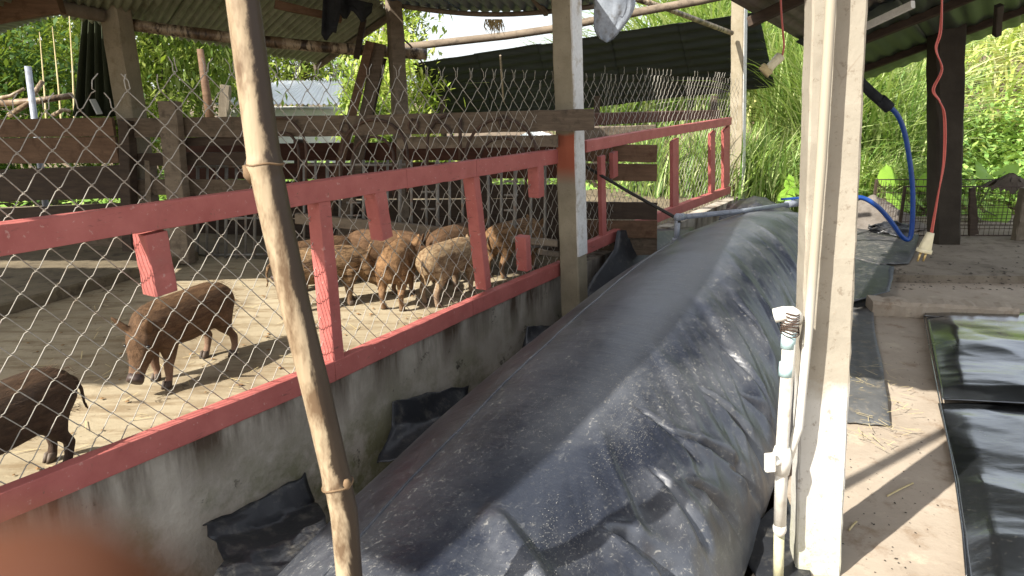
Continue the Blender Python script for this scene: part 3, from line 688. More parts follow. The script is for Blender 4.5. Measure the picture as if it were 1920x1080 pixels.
def fz(x, y, b): return onV(x, y, P0+N*b, U)
flap('liner_flap', 'black liner flap standing up between the middle post and the bag', [[fz(1158, 432, .10), fz(1215, 431, .10), fz(1300, 426, .14)], [fz(1150, 470, .12), fz(1215, 480, .22), fz(1300, 470, .40)], [fz(1112, 520, .10), fz(1160, 540, .24), fz(1280, 540, .5)], [fz(1075, 580, .09), fz(1100, 610, .25), fz(1200, 640, .5)]], seed=2, wob=.006)
flap('liner_flap', 'small dark liner flap curled up at the foot of the wall midway along', [[fz(988, 612, .06), fz(1015, 611, .10), fz(1050, 612, .14)], [fz(980, 650, .05), fz(1010, 660, .18), fz(1030, 660, .3)], [fz(955, 720, .10), fz(985, 720, .25), fz(1020, 700, .4)]], seed=5, wob=.006)
flap('liner_flap', 'square black liner flap hanging against the mossy wall right of the bamboo pole', [[fz(736, 754, .03), fz(800, 738, .04), fz(880, 722, .05)], [fz(735, 800, .05), fz(800, 790, .09), fz(870, 770, .14)], [fz(706, 868, .12), fz(760, 858, .24), fz(850, 830, .34)]], seed=8)
flap('liner_flap', 'black liner sheet draped from the wall foot into the near end of the pit', [[fz(380, 985, .04), fz(498, 930, .03), fz(572, 888, .04)], [fz(400, 1010, .12), fz(500, 985, .13), fz(590, 940, .13)], [fz(420, 1050, .25), fz(520, 1030, .3), fz(610, 975, .32)], [fz(380, 1120, .35), fz(520, 1110, .45), fz(620, 1010, .45)]], seed=11, wob=.02)
# pieces on the walkway side
def g(x, y, z=0): return atZ(x, y, z)
flap('liner_strip', 'narrow dark liner strip lying along the walkway edge beside the big post', [[g(1560, 555, .02), g(1634, 556, .02)], [g(1560, 640, .015), g(1640, 625, .03)], [g(1550, 720, .02), g(1655, 690, .018)], [g(1545, 775, .05), g(1662, 742, .05)], [g(1562, 790, .012), g(1668, 798, .012)]], seed=14, wob=.012)
flap('liner_sheet', 'flat black liner sheet on the ground right behind the big post', [[g(1560, 452, .13), g(1590, 480, .12), g(1676, 500, .09)], [g(1560, 520, .10), g(1610, 520, .09), g(1674, 524, .085)], [g(1560, 572, .03), g(1600, 566, .085), g(1668, 546, .08)]], seed=17, wob=.006)
o = flap('liner_sheet', 'grey dusty liner sheet spread on the yard below the blue hose', [[g(1570, 425, .12), g(1640, 432, .10), g(1722, 440, .09)], [g(1575, 460, .11), g(1640, 466, .10), g(1716, 470, .085)], [g(1580, 478, .13), g(1650, 496, .10), g(1704, 494, .08)]], seed=19, wob=.012)
o.data.materials.clear(); o.data.materials.append(simple('liner_dusty', (.035, .036, .038), (.075, .075, .073), 6, .5, .4, .008, fine=40, dirt=(.20, .18, .15)))
flap('liner_flap', 'black liner lump bunched up behind the far end of the bag', [[atY(1365, 384, 8.3), atY(1420, 366, 8.4), atY(1480, 392, 8.2)], [atY(1350, 400, 7.9), atY(1420, 382, 7.9), atY(1500, 410, 7.8)], [atY(1340, 450, 7.6), atY(1420, 450, 7.6), atY(1510, 450, 7.6)]], seed=23, wob=.03)
flap('liner_flap', 'dark grey liner corner sticking out at the foot of the big post', [[g(1380, 1018, .04), g(1440, 960, .05), g(1475, 930, .05)], [g(1395, 1050, .012), g(1450, 1030, .02), g(1500, 1000, .02)], [g(1440, 1110, .01), g(1470, 1100, .012), g(1520, 1080, .012)]], seed=27, wob=.004)
o = flap('liner_strip', 'black liner crumpled by the far yard beside the rubble heap', [[g(1628, 422, .22), g(1670, 415, .25), g(1705, 420, .2)], [g(1630, 436, .12), g(1670, 440, .12), g(1712, 450, .1)]], seed=31, wob=.04)

for o_ in [q for q in bpy.data.objects if q.name.startswith('liner_strip')][:1]: o_.data.materials.clear(); o_.data.materials.append(simple('liner_grey', (.07, .07, .07), (.13, .13, .125), 6, .6, .4, .008, fine=40, dirt=(.20, .17, .12)))
# glossy black film lying on the right
fr = thing('plastic_film', 'glossy wrinkled black plastic film spread on the walkway at the right', 'plastic sheet', g(1800, 800))
def film(name, L_, R_, nj, ni, zf, seed, zo=0.0):
    P = []
    for j in range(nj+1):
        x = j/nj*(len(L_)-1); k = min(int(x), len(L_)-2); l = L_[k].lerp(L_[k+1], x-k); r = R_[k].lerp(R_[k+1], x-k)
        row = []
        for i in range(ni+1):
            u = i/ni; p = l.lerp(r, u)
            n1 = 1.1*mnoise.noise(Vector((p.x*.9-p.y*.5, p.y*1.9, seed)))+.7*(.45-abs(mnoise.noise(Vector((p.x*1.2-p.y*.9, p.y*2.3+p.x*.8, seed+3)))))+.16*(.4-abs(mnoise.noise(Vector((p.x*3+p.y*2, p.y*6, seed+5)))))
            row.append(p+Vector((0, 0, zo+.012+max(0, zf*(n1*.6+.45))*min(1, u*9+.15)*min(1, (nj-j)/nj*8+.1)*min(1, j/nj*10+.2))))
        P.append(row)
    mb = MB(); mb.grid(P); o = mb.build(name, M['film'], fr, True)
    m = o.modifiers.new('thickness', 'SOLIDIFY'); m.thickness = .003; m.offset = 1
    return o
film('lower_sheet', [g(1758, 760), g(1790, 900), g(1812, 1080), g(1850, 1500)], [g(2250, 760), g(2300, 900), g(2400, 1080), g(2700, 1500)], 110, 80, .05, 4)
film('folded_layer', [g(1732, 592), g(1748, 680), g(1764, 762)], [g(2250, 606), g(2250, 690), g(2250, 790)], 80, 80, .045, 12, .03)
mb = MB(); mb.tube([g(1732, 592, .05), g(1748, 680, .05), g(1764, 762, .045), g(1782, 850, .02), g(1792, 905, .02), g(1805, 1000, .018), g(1812, 1080, .018)], .004, 6)
mb.tube([g(1733, 592, .055), g(1800, 596, .05), g(1925, 602, .05), g(2250, 612, .05)], .006, 6); mb.build('folded_edge', M['film'], fr, True)

# ================================================================== foreground bamboo
pts = [(452, -120), (455, 0), (475, 150), (497, 310), (520, 420), (560, 600), (595, 740), (625, 870), (645, 960), (655, 1080), (675, 1260)]
YB = 1.42
bp = [atY(x, y, YB-.02*(y/1080)) for x, y in pts]
# resample; swollen nodes at y = 310 and 905
fine = []; rad = []
pl = [(np.interp(t, [p[1] for p in pts], [p[0] for p in pts]), t) for t in np.linspace(-120, 1150, 90)]
for x, y in pl:
    r = .0325-.0035*(y-540)/1080*0
    px = np.interp(y, [0, 300, 560, 900, 1080], [62, 66, 62, 62, 60]); r = px/2/FPX*YB*.93
    for yn in (308, 905): r += .0035*math.exp(-((y-yn)/9)**2)-.0012*math.exp(-((y-yn-16)/8)**2)
    fine.append(atY(x, y, YB)); rad.append(r)
# carry on up to the roof and down to the pit bottom
up_d = (fine[0]-fine[3]).normalized(); dn = (fine[-1]-fine[-4]).normalized()
fine = [fine[0]+up_d*(2.75-fine[0].z)/up_d.z]+fine+[fine[-1]+dn*((-.5-fine[-1].z)/dn.z)]; rad = [rad[0]*.95]+rad+[rad[-1]]
bam = thing('bamboo_pole', 'thick dry bamboo pole leaning across the foreground in front of the red fence', 'bamboo pole', fine[-1])
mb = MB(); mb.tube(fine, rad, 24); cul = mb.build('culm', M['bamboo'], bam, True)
at_ = cul.data.attributes.new('stain_shade', 'FLOAT', 'POINT'); bl_loc = world_loc(bam); vals = []  # one-sided mask for the culm's stain and painted shade
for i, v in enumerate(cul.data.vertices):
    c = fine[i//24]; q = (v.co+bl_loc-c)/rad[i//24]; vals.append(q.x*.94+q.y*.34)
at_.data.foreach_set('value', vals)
mb = MB()
c = atY(633, 908, YB)
ring = [c+Vector((.0315*math.cos(t), .0315*math.sin(t), .006*math.cos(t)+.002*math.sin(3*t))) for t in np.linspace(0, 2*PI, 24)]
mb.tube(ring, .0028, 5, False); mb.sphere(c+Vector((.024, -.019, .011)), (.009, .008, .013), 8, 6); mb.build('node_scar', simple('node_scar', (.10, .06, .03), (.2, .13, .07), 20, .8, .5, .003), bam, True)
c = atY(497.5, 309, YB)
mb = MB(); mb.tube([c+Vector((.0338*math.cos(t), .0338*math.sin(t), .004*math.cos(t+1)+.0015*math.sin(4*t))) for t in np.linspace(0, 2*PI, 24)], .0022, 5, False); mb.build('node_scar', bpy.data.materials['node_scar'], bam, True)
mb = MB(); c = atY(466, 325, YB); mb.tube([c+Vector((.012, 0, -.012)), c+Vector((0, -.004, .0)), c+Vector((-.004, -.004, .016))], [.014, .010, .005], 8); mb.build('branch_stub', bpy.data.materials['node_scar'], bam, True)

# ================================================================== PIGLETS
def make_pig(label, loc, heading, coat, s=1.0, head_pitch=-25, head_yaw=0, snout='snout', legs=(0, 0, 0, 0), tail=0.0, ears=.9, seed=0):
    """local x forward; legs = fore/aft swing (m at the foot) of front-left, front-right, hind-left, hind-right"""
    root = thing('piglet', label, 'pig', loc, 'piglets in the pen')
    root.rotation_euler = (0, 0, heading); root.scale = (s, s, s)
    rg = random.Random(seed)
    def ring(c, ax, w, h, n=14, updir=(0, 0, 1), sq=1.0):
        c = Vector(c); ax = Vector(ax).normalized(); side = ax.cross(Vector(updir)).normalized(); up = side.cross(ax)
        return [c+side*(w*math.cos(2*PI*k/n))+up*(h*math.sin(2*PI*k/n)) for k in range(n)]
    mb = MB()
    st = [(-.318, .298, .020, .025), (-.300, .292, .062, .070), (-.255, .288, .090, .102), (-.19, .288, .102, .116), (-.10, .283, .108, .122), (0, .279, .110, .124),
          (.08, .282, .106, .120), (.15, .288, .098, .114), (.21, .292, .086, .102), (.26, .290, .070, .084), (.29, .285, .045, .05)]
    mb.loft([ring((x, 0, z), (1, 0, 0), w, h) for x, z, w, h in st])
    # spine ridge / shoulders
    hp, hy = R(head_pitch), R(head_yaw)
    hd = Vector((math.cos(hp)*math.cos(hy), math.cos(hp)*math.sin(hy), math.sin(hp))); up = (Vector((0, 0, 1))-hd*hd.z).normalized(); sd = hd.cross(up)
    n0 = Vector((.215, 0, .298))
    hs = [(-.04, .068, .088, 0), (.03, .070, .086, .004), (.085, .070, .078, .006), (.125, .062, .066, -.002), (.165, .046, .050, -.012), (.20, .037, .039, -.020), (.235, .033, .034, -.024), (.255, .034, .034, -.025), (.262, .026, .026, -.025)]
    mb.loft([ring(n0+hd*d+up*o, hd, w, h, 14, up) for d, w, h, o in hs])
    # lower jaw
    mb.loft([ring(n0+hd*d+up*o, hd, w, h, 10, up) for d, w, h, o in ((.06, .045, .04, -.05), (.12, .035, .025, -.055), (.19, .022, .015, -.052), (.215, .012, .008, -.05))])
    for sg in (-1, 1):   # ears
        e0 = n0+hd*.055+up*.068+sd*(sg*.042); ed = (up*1.0-hd*(.35*ears)+sd*(sg*.55)).normalized(); fw = sd*sg
        mb.loft([ring(e0+ed*d, ed, w, t, 10, hd) for d, w, t in ((-.02, .026, .014), (.02, .030, .011), (.055, .024, .009), (.085, .012, .008), (.098, .005, .006))])
    feet = []
    for i, (x0, sg) in enumerate(((.165, 1), (.165, -1), (-.205, 1), (-.205, -1))):
        dx = legs[i]
        if i < 2:
            c = [((x0, .052*sg, .25), .058, .075), ((x0+.004+dx*.15, .060*sg, .19), .040, .050), ((x0-.004+dx*.4, .060*sg, .135), .026, .031), ((x0+.004+dx*.62, .060*sg, .095), .021, .024), ((x0+dx*.85, .060*sg, .045), .016, .0175), ((x0+.008+dx*.97, .060*sg, .018), .0185, .021), ((x0+.012+dx, .060*sg, .002), .019, .022)]
        else:
            c = [((x0+.02, .050*sg, .27), .062, .095), ((x0+.03+dx*.2, .062*sg, .20), .046, .062), ((x0+.012+dx*.35, .064*sg, .155), .032, .038), ((x0-.035+dx*.55, .064*sg, .108), .0215, .024), ((x0-.030+dx*.8, .063*sg, .06), .0165, .018), ((x0-.014+dx*.95, .063*sg, .02), .0185, .0205), ((x0-.006+dx, .063*sg, .002), .019, .022)]
        pts = [Vector(p[0]) for p in c]
        rings = [ring(p, (0, 0, -1), w, h, 10, (1, 0, 0)) for p, (_, w, h) in zip(pts, c)]
        mb.loft(rings); feet.append(pts[-1])
    t0 = Vector((-.312, 0, .33))
    mb.tube([t0, t0+Vector((-.03, tail*.01, -.02)), t0+Vector((-.045, tail*.03, -.07)), t0+Vector((-.04, tail*.05, -.12)), t0+Vector((-.05, tail*.06, -.155))], [.013, .011, .009, .008, .007], 8)
    # one continuous skin
    body = mb.build('body', M[coat], root, True, True)
    m = body.modifiers.new('skin', 'REMESH'); m.mode = 'VOXEL'; m.voxel_size = .0075; m.use_smooth_shade = True
    m2 = body.modifiers.new('soften', 'SMOOTH'); m2.factor = .5; m2.iterations = 4
    # short bristles lying back along the trunk and neck
    vb = []; rg.seed(seed)
    def brist(c, ax, w, h, upv, n, ln):
        ax = Vector(ax).normalized(); side = ax.cross(Vector(upv)).normalized(); u_ = side.cross(ax)
        for _ in range(n):
            t = rg.uniform(-.35*PI, 1.35*PI); o = side*math.cos(t)*w*.97+u_*math.sin(t)*h*.97; nr = (side*math.cos(t)/w+u_*math.sin(t)/h).normalized()
            p0 = Vector(c)+ax*rg.uniform(-.04, .04)+o; dr = (nr*.45-ax*rg.uniform(.5, 1.1)+Vector((0, 0, -.25))+side*rg.uniform(-.25, .25)).normalized()*ln*rg.uniform(.6, 1.4); s_ = dr.cross(nr).normalized()*.0011
            vb.extend((p0-s_, p0+s_, p0+dr))
    for k_ in range(2, 10): brist((st[k_][0], 0, st[k_][1]), (1, 0, 0), st[k_][2], st[k_][3], (0, 0, 1), 230, .022)
    for d_, w_, h_, o_ in hs[1:5]: brist(n0+hd*d_+up*o_, hd, w_, h_, up, 110, .015)
    mb = MB(); mb.v = [tuple(q) for q in vb]; mb.f = [(q, q+1, q+2) for q in range(0, len(vb), 3)]
    o_b = mb.build('bristles', M[coat], root, False, True); o_b['kind'] = 'stuff'
    mb = MB(); c = n0+hd*.262+up*-.025
    mb.loft([ring(c+hd*d, hd, w, h, 14, up) for d, w, h in ((-.03, .035, .035), (-.008, .037, .037), (.002, .034, .034), (.005, .024, .024))]); mb.build('snout', M[snout], root, True, True)
    for sg in (-1, 1):
        mb = MB(); mb.sphere(n0+hd*.118+up*.036+sd*(sg*.052), .0095, 8, 6); mb.build('eye', M['eye'], root, True, True)
    for f in feet:
        mb = MB()
        for sg in (-1, 1):
            c = f+Vector((.004, sg*.0095, 0))
            mb.loft([ring(c+Vector((dx, 0, z)), (0, 0, -1), w, h, 8, (1, 0, 0)) for z, w, h, dx in ((.032, .0085, .016, -.003), (.015, .0105, .021, 0), (.0, .011, .024, .004))])
        mb.build('hoof', M['hoof'], root, True, True)
    return root
ZF = .281
def pig_from(front, hind, label, coat, **k):
    f = atZ(*front, ZF); h = atZ(*hind, ZF); d = f-h
    c = (f+h)/2
    return make_pig(label, c, math.atan2(d.y, d.x), coat, **k)
pig_from((293, 725), (412, 668), 'brown piglet walking with lowered head alone on the sunlit floor', 'coat_brown', s=1.02, head_pitch=-48, head_yaw=14, legs=(.03, -.03, -.035, .03), seed=1, tail=-1)
pig_from((-58, 962), (72, 893), 'dark piglet cut off by the left frame edge, nearest to the fence rail', 'coat_dark', s=.98, head_pitch=-30, legs=(0, .02, .02, -.03), seed=2, tail=.4)
pig_from((668, 566), (548, 583), 'wavy-striped brown piglet half behind the red upright, facing the others', 'coat_striped', s=.98, head_pitch=-40, head_yaw=-20, legs=(.02, -.02, .0, -.03), seed=3)
pig_from((758, 548), (735, 584), 'tan piglet seen from its rump, in the middle of the huddle', 'coat_tan', s=.98, head_pitch=-30, head_yaw=-20, legs=(0, .02, .03, -.01), seed=4, tail=1)
pig_from((872, 546), (812, 572), 'palest piglet with its head lowered against the bottom rail', 'coat_pale', s=.98, head_pitch=-46, head_yaw=-6, snout='snout_pink', legs=(.0, .02, .02, -.02), seed=5, tail=-1)
pig_from((768, 528), (690, 524), 'dark brown piglet at the back of the huddle below the short hanging upright', 'coat_brown', s=.94, head_pitch=-35, legs=(.02, -.02, .02, -.02), seed=6)
pig_from((880, 512), (836, 528), 'shaded brown piglet behind the palest one', 'coat_brown', s=1.0, head_pitch=-30, head_yaw=15, seed=7)
pig_from((1000, 498), (925, 522), 'brown piglet farthest along the rail, beside the low red stub', 'coat_tan', s=1.0, head_pitch=-38, head_yaw=10, seed=8)
pig_from((560, 545), (640, 528), 'brown piglet behind the striped one, mostly hidden by the red upright', 'coat_brown', s=.86, head_pitch=-35, seed=9)

# ================================================================== CROSS FENCE AND GATE AT THE BACK OF THE PEN
C0 = Vector((.40, 5.13, 0)); CD = Vector((-5.4, 1.35, 0)).normalized(); CN = Vector((CD.y, -CD.x, 0))  # CN points away from us?
if CN.y < 0: CN = -CN
def C(x, y, off=0.0): return onV(x, y, C0+CN*off, CD)
bf = thing('board_fence', 'weathered plank fence across the back of the pen, boards nailed to posts', 'fence', C(500, 480))
bf.location.z = .28
def plank(parent, pxs, h, mat, off=0.0, th=.03, seed=0, name='plank'):
    (xa, ya), (xb, yb) = pxs
    mb = MB(); mb.beam(C(xa, ya, off), C(xb, yb, off), th, h, seg=14, jit=.003, ch=.06, seed=seed); return mb.build(name, M[mat], parent)
def hpx(x, y, hp, off=0.0): return C(x, y-hp/2, off).z-C(x, y+hp/2, off).z
plank(bf, ((1114, 224), (640, 236)), hpx(1000, 230, 39), 'plank', 0, seed=1)
plank(bf, ((655, 236), (225, 240)), hpx(500, 236, 38), 'plank', .034, seed=2)
plank(bf, ((1046, 264), (745, 268)), hpx(900, 264, 22), 'wood_grey', .09, seed=3)
plank(bf, ((520, 263), (345, 266)), hpx(420, 264, 16), 'plank_dark', .07, seed=4)
plank(bf, ((480, 297), (255, 299)), hpx(420, 298, 24), 'plank_dark', .07, seed=5)
plank(bf, ((480, 352), (255, 350)), hpx(420, 340, 30), 'plank', .09, seed=15)
plank(bf, ((214, 238), (-120, 242)), hpx(100, 238, 34), 'plank_brown', .02, seed=6)
plank(bf, ((222, 281), (-120, 284)), hpx(100, 280, 48), 'plank_brown', .03, seed=7)
plank(bf, ((240, 340), (-120, 352)), hpx(100, 340, 60), 'plank_dark', .05, seed=8)
plank(bf, ((260, 402), (-120, 418)), hpx(100, 405, 44), 'plank_dark', .06, seed=9)
plank(bf, ((262, 452), (-120, 470)), hpx(100, 455, 46), 'plank', .10, seed=10)
for (xa, ya, xb, yb, w, mat, off, sd_) in ((318, 190, 345, 492, .155, 'wood_grey', -.05, 1), (238, 226, 246, 480, .10, 'plank_dark', .0, 2), (283, 300, 287, 470, .05, 'wood_grey', .10, 3)):
    mb = MB(); mb.beam(C(xb, yb, off), C(xa, ya, off), w, .09, up=CN, seg=10, jit=.004, ch=.08, seed=sd_); mb.build('fence_post', M[mat], bf)
# dark board wall of the sty behind, in the shade of the shed
sty = thing('sty_wall', 'dark reddish board wall of the sty behind the steel gate', 'wall', C(760, 470, 1.2)); sty.location.z = -.3
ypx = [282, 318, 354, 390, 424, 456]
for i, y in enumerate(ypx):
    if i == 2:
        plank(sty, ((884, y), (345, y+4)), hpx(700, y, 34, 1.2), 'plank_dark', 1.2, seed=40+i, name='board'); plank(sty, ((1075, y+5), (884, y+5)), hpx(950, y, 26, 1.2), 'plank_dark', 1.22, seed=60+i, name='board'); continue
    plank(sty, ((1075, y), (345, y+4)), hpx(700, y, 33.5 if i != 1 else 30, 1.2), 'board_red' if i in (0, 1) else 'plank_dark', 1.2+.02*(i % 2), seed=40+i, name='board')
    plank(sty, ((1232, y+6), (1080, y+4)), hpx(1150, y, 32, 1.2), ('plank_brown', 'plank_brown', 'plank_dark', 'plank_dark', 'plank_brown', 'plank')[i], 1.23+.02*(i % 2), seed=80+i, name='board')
for x in (380, 560, 760, 910, 1060):
    mb = MB(); a_ = C(x, 480, 1.25); b_ = C(x+2, 262, 1.25); a_.z = -.3; mb.beam(a_, b_, .09, .09, up=CN, seg=6, jit=.004, seed=x); mb.build('post', M['plank_dark'], sty)
# steel gate with bars, ladder rungs and hoops along the top
gate = thing('steel_gate', 'old steel bar gate with rusty hoops along its top, behind the piglets', 'gate', C(700, 480, .25)); gate.location.z = .28
GO = .25
def gbar(pts, r, name, mat='gate', off=GO):
    mb = MB(); mb.tube([C(x, y, off) for x, y in pts], r, 5); return mb.build(name, M[mat], gate, True)
xs_ = [371, 389, 407, 425, 443, 461, 479]+[570, 592, 614, 638, 660, 682, 704, 727, 750, 771, 798, 820, 843, 866, 890, 915, 940, 966, 996, 1022]
for i, x in enumerate(xs_):
    gbar([(x, 313 if x < 500 else 300), (x+random.uniform(-2, 3), 486-(x-370)*.012)], .0105 if i % 3 else .014, 'bar')
for pts, r in (([(366, 313), (500, 311)], .012), ([(560, 309), (760, 309)], .011), ([(366, 408), (500, 409)], .010), ([(560, 470), (1035, 462)], .010), ([(366, 478), (500, 477)], .010)): gbar(pts, r, 'rail')
for (x, y) in ((945, 340), (945, 366), (945, 394), (945, 420), (790, 360), (790, 392), (650, 380), (650, 404)): gbar([(x, y), (x+26, y)], .009, 'rung')
mb = MB(); mb.beam(C(556, 409, GO-.08), C(880, 441, GO-.08), .05, .085, up=(0, 0, 1), seg=8, jit=.002, ch=.1); mb.build('feed_rail', M['wood_grey'], gate)
mb = MB(); mb.beam(C(870, 440, GO-.08), C(1046, 456, GO-.08), .05, .045, seg=8, jit=.002, ch=.1); mb.build('feed_rail', M['wood_grey'], gate)
def hoop(cx, cy, rx, ry, t0=0, t1=PI, mat='iron', leg=70, r=.011):
    pts = [(cx+rx, cy+leg)] if t0 == 0 else []
    pts += [(cx+rx*math.cos(t), cy-ry*math.sin(t)) for t in np.linspace(t0, t1, 14)]
    if t1 == PI: pts.append((cx-rx, cy+leg))
    gbar(pts, r, 'hoop', mat, -.03)
hoop(702, 290, 62, 66, R(0)); hoop(700, 296, 38, 40); hoop(940, 300, 68, 78); hoop(942, 304, 44, 46); hoop(524, 286, 50, 66, 0); hoop(530, 292, 30, 44); hoop(845, 268, 44, 52, R(95), R(180)); hoop(806, 262, 42, 36, R(0), R(80), leg=0)
for (cx, cy, r_) in ((775, 235, 9), (945, 228, 9), (646, 240, 8)):
    gbar([(cx+r_*math.cos(t), cy+r_*1.3*math.sin(t)) for t in np.linspace(-1.2, 4.6, 12)], .008, 'scroll', 'iron', -.03)
gbar([(863, 222), (863, 300)], .013, 'bar', 'iron', -.03)

mb = MB(); c = fz(1012, 472, -.02); mb.beam(c, fz(1078, 482, .10), .05, .035, seg=4, jit=.003, ch=.1)
tag(mb.build('timber_offcut', M['wood_grey']), 'short grey timber stick wedged between the fence rail and the middle post', 'stick')

mb = MB(); mb.beam(atY(1090, 250, 7.4), atY(1228, 246, 7.6), .05, hpx(1100, 250, 28)*1.25, seg=6, jit=.004)
tag(mb.build('timber_board', M['wood_grey']), 'grey board lying level behind the mesh just right of the middle post', 'board')

# ================================================================== ROOFS, POSTS AND JUNK OVER THE PEN
def corrugated(name, A, B, Cc, D, waves, amp, mat, parent, nd=10, sag=0.0, wav=0.0, seed=0):
    """ridges run A>D, profile runs A>B"""
    A, B, Cc, D = map(Vector, (A, B, Cc, D)); n = max(8, int(waves*6)); P = []
    nrm = (B-A).cross(D-A).normalized()
    if nrm.z < 0: nrm = -nrm
    for j in range(nd+1):
        v = j/nd; row = []
        for i in range(n+1):
            u = i/n; p = A.lerp(B, u).lerp(D.lerp(Cc, u), v)
            p = p+nrm*(amp*math.sin(2*PI*waves*u))-Vector((0, 0, sag*math.sin(PI*u)*v*v))+nrm*(wav*mnoise.noise(Vector((u*3, v*3, seed))))
            row.append(p)
        P.append(row)
    mb = MB(); mb.grid(P); o = mb.build(name, M[mat], parent, True)
    m = o.modifiers.new('thickness', 'SOLIDIFY'); m.thickness = .0025; m.offset = 0
    return o
def sheets(parent, A, B, Cc, D, n, waves, amp, mat, **k):
    A, B, Cc, D = map(Vector, (A, B, Cc, D))
    for i in range(n):
        u0, u1 = i/n, (i+1)/n+.03; lift = Vector((0, 0, .006*(i % 2)))
        corrugated('roof_sheet', A.lerp(B, u0)+lift, A.lerp(B, u1)+lift, D.lerp(Cc, u1)+lift, D.lerp(Cc, u0)+lift, waves/n*1.03, amp, mat, parent, seed=i, **k)

shed = thing('shed_roof', 'low greenish corrugated shed roof over the back of the pen, seen from below', 'roof', atY(500, 60, 7.2))
eL, eR, tR = atY(262, 58, 6.8), atY(590, 120, 8.3), atY(726, 24, 6.9)
vec = tR-eR
def shed_pt(u, v): return eL.lerp(eR, u)+vec*v
sheets(shed, shed_pt(-.35, 2.3), shed_pt(1, 1.0), shed_pt(1, 0), shed_pt(-.35, 0), 6, 42, .016, 'green_sheet')
c0 = shed_pt(-.35, 2.3)
sheets(shed, Vector((-7.2, 3.75, 2.95)), Vector((-1.5, 3.75, 2.95)), Vector((-1.5, 6.35, 2.56)), Vector((-7.2, 6.2, 2.56)), 6, 42, .016, 'green_sheet')  # unseen extra sheets, added to shade the back of the pen
mb = MB(); mb.beam(shed_pt(1.012, -.02)-Vector((0, 0, .03)), shed_pt(1.012, 1.0)-Vector((0, 0, .03)), .04, .05, seg=8, jit=.003); mb.build('rafter', M['wood_grey'], shed)
mb = MB(); mb.beam(atY(515, 8, 6.3), atY(640, 36, 6.5), .06, .06, seg=6, jit=.004); mb.build('rafter', M['plank_brown'], shed)
mb = MB(); a_, b_ = atY(270, 50, 6.45), atY(800, 102, 6.95)
pts = [a_.lerp(b_, t)+Vector((0, 0, .035*math.sin(PI*t)-.06*math.sin(PI*t))) for t in np.linspace(-.05, 1, 26)]
mb.tube(pts, [.048+.004*(i % 6 == 0) for i in range(26)], 10)
tag(mb.build('roof_pole', M['bamboo'], None, True), 'long bamboo pole carrying the shed roof, its pale end past the short timber post', 'pole')
# dark rag of shade net hanging off the roof
P = []
for j in range(13):
    row = []
    for i in range(17):
        u, v = i/16, j/12; x = 606+u*92; y0 = -14+u*20; ln = (78 if u < .35 else 30)+10*math.sin(u*17)
        p = atY(x-v*4, y0+v*ln, 6.3+.05*math.sin(u*14)+.03*mnoise.noise(Vector((u*5, v*4, 3)))); row.append(p)
    P.append(row)
mb = MB(); mb.grid(P); o = mb.build('shade_net', M['net_black'], None, True); m = o.modifiers.new('thickness', 'SOLIDIFY'); m.thickness = .012
tag(o, 'ragged black shade net hanging under the edge of the green shed roof', 'net')

# left: pale sheet roof with brown beam, tall post, folded green tarp
lr = thing('side_roof', 'pale corrugated roof edge with a thick brown beam at the upper left', 'roof', atY(0, 40, 6.0))
sheets(lr, atY(-420, 120, 4.2), atY(-160, -120, 4.0), atY(120, 24, 6.6), atY(-40, 74, 6.6), 3, 16, .014, 'green_sheet')
sheets(lr, Vector((-9.2, 1.3, 3.05)), Vector((-4.6, 1.3, 3.05)), Vector((-5.1, 3.62, 2.8)), Vector((-9.2, 3.62, 2.8)), 4, 24, .014, 'green_sheet')  # out-of-view sheets added to throw shade on the left pen floor
mb = MB(); mb.beam(atY(-160, 48, 5.6), atY(112, 2, 5.75), .12, .17, seg=8, jit=.006, seed=2); mb.build('beam', M['plank_brown'], lr)
mb = MB(); mb.tube([atY(90, 10, 5.9), atY(150, 20, 6.1), atY(196, 30, 6.2)], [.05, .055, .05], 10); mb.build('log', M['bark'], lr, True)
pm, pb = atY(213, 0, 6.3), atY(247, 220, 6.3); top = z_on(pb, pm, 2.75); bot = z_on(pb, pm, -.3)
mb = MB(); mb.beam(bot, top, .17, .17, up=(.3, 1, 0), seg=20, jit=.004, ch=.06, seed=61)
tag(mb.build('pen_post', M['post_conc']), 'tall square grey post left of the shed, in front of the folded green tarp', 'post')
P = []
for j in range(17):
    v = j/16; row = []
    for i in range(49):
        u = i/48; xl, xr = 152-20*v, 204+26*v; x = xl+(xr-xl)*u
        row.append(atY(x, 26+v*192, 6.75)+Vector((0, (.05*math.sin(u*29+.6*math.sin(v*3))+.03*math.sin(u*61+1))*(.5+.5*v), 0)))
    P.append(row)
mb = MB(); mb.grid(P); o = mb.build('hanging_tarp', M['tarp_green'], None, True); m = o.modifiers.new('thickness', 'SOLIDIFY'); m.thickness = .004
tag(o, 'dark green tarp hanging in folds behind the tall left post', 'tarp')
mb = MB(); mb.beam(atY(173, 186, 6.6), atY(187, 214, 6.6), .09, .01, seg=3, up=(1, 0, 0)); tag(mb.build('paper_card', M['white_wall']), 'small pale card fixed at the foot of the green tarp', 'card')
pm, pb = atY(737, -10, 6.75), atY(750, 215, 6.75); top = z_on(pb, pm, 2.6); bot = z_on(pb, pm, .0)
mb = MB(); mb.beam(bot, top, .12, .12, up=(-.5, 1, 0), seg=16, jit=.004, ch=.06, seed=63)
tag(mb.build('timber_post', M['wood_grey']), 'grey timber post between the shed roof and the blue sheet roof', 'post')
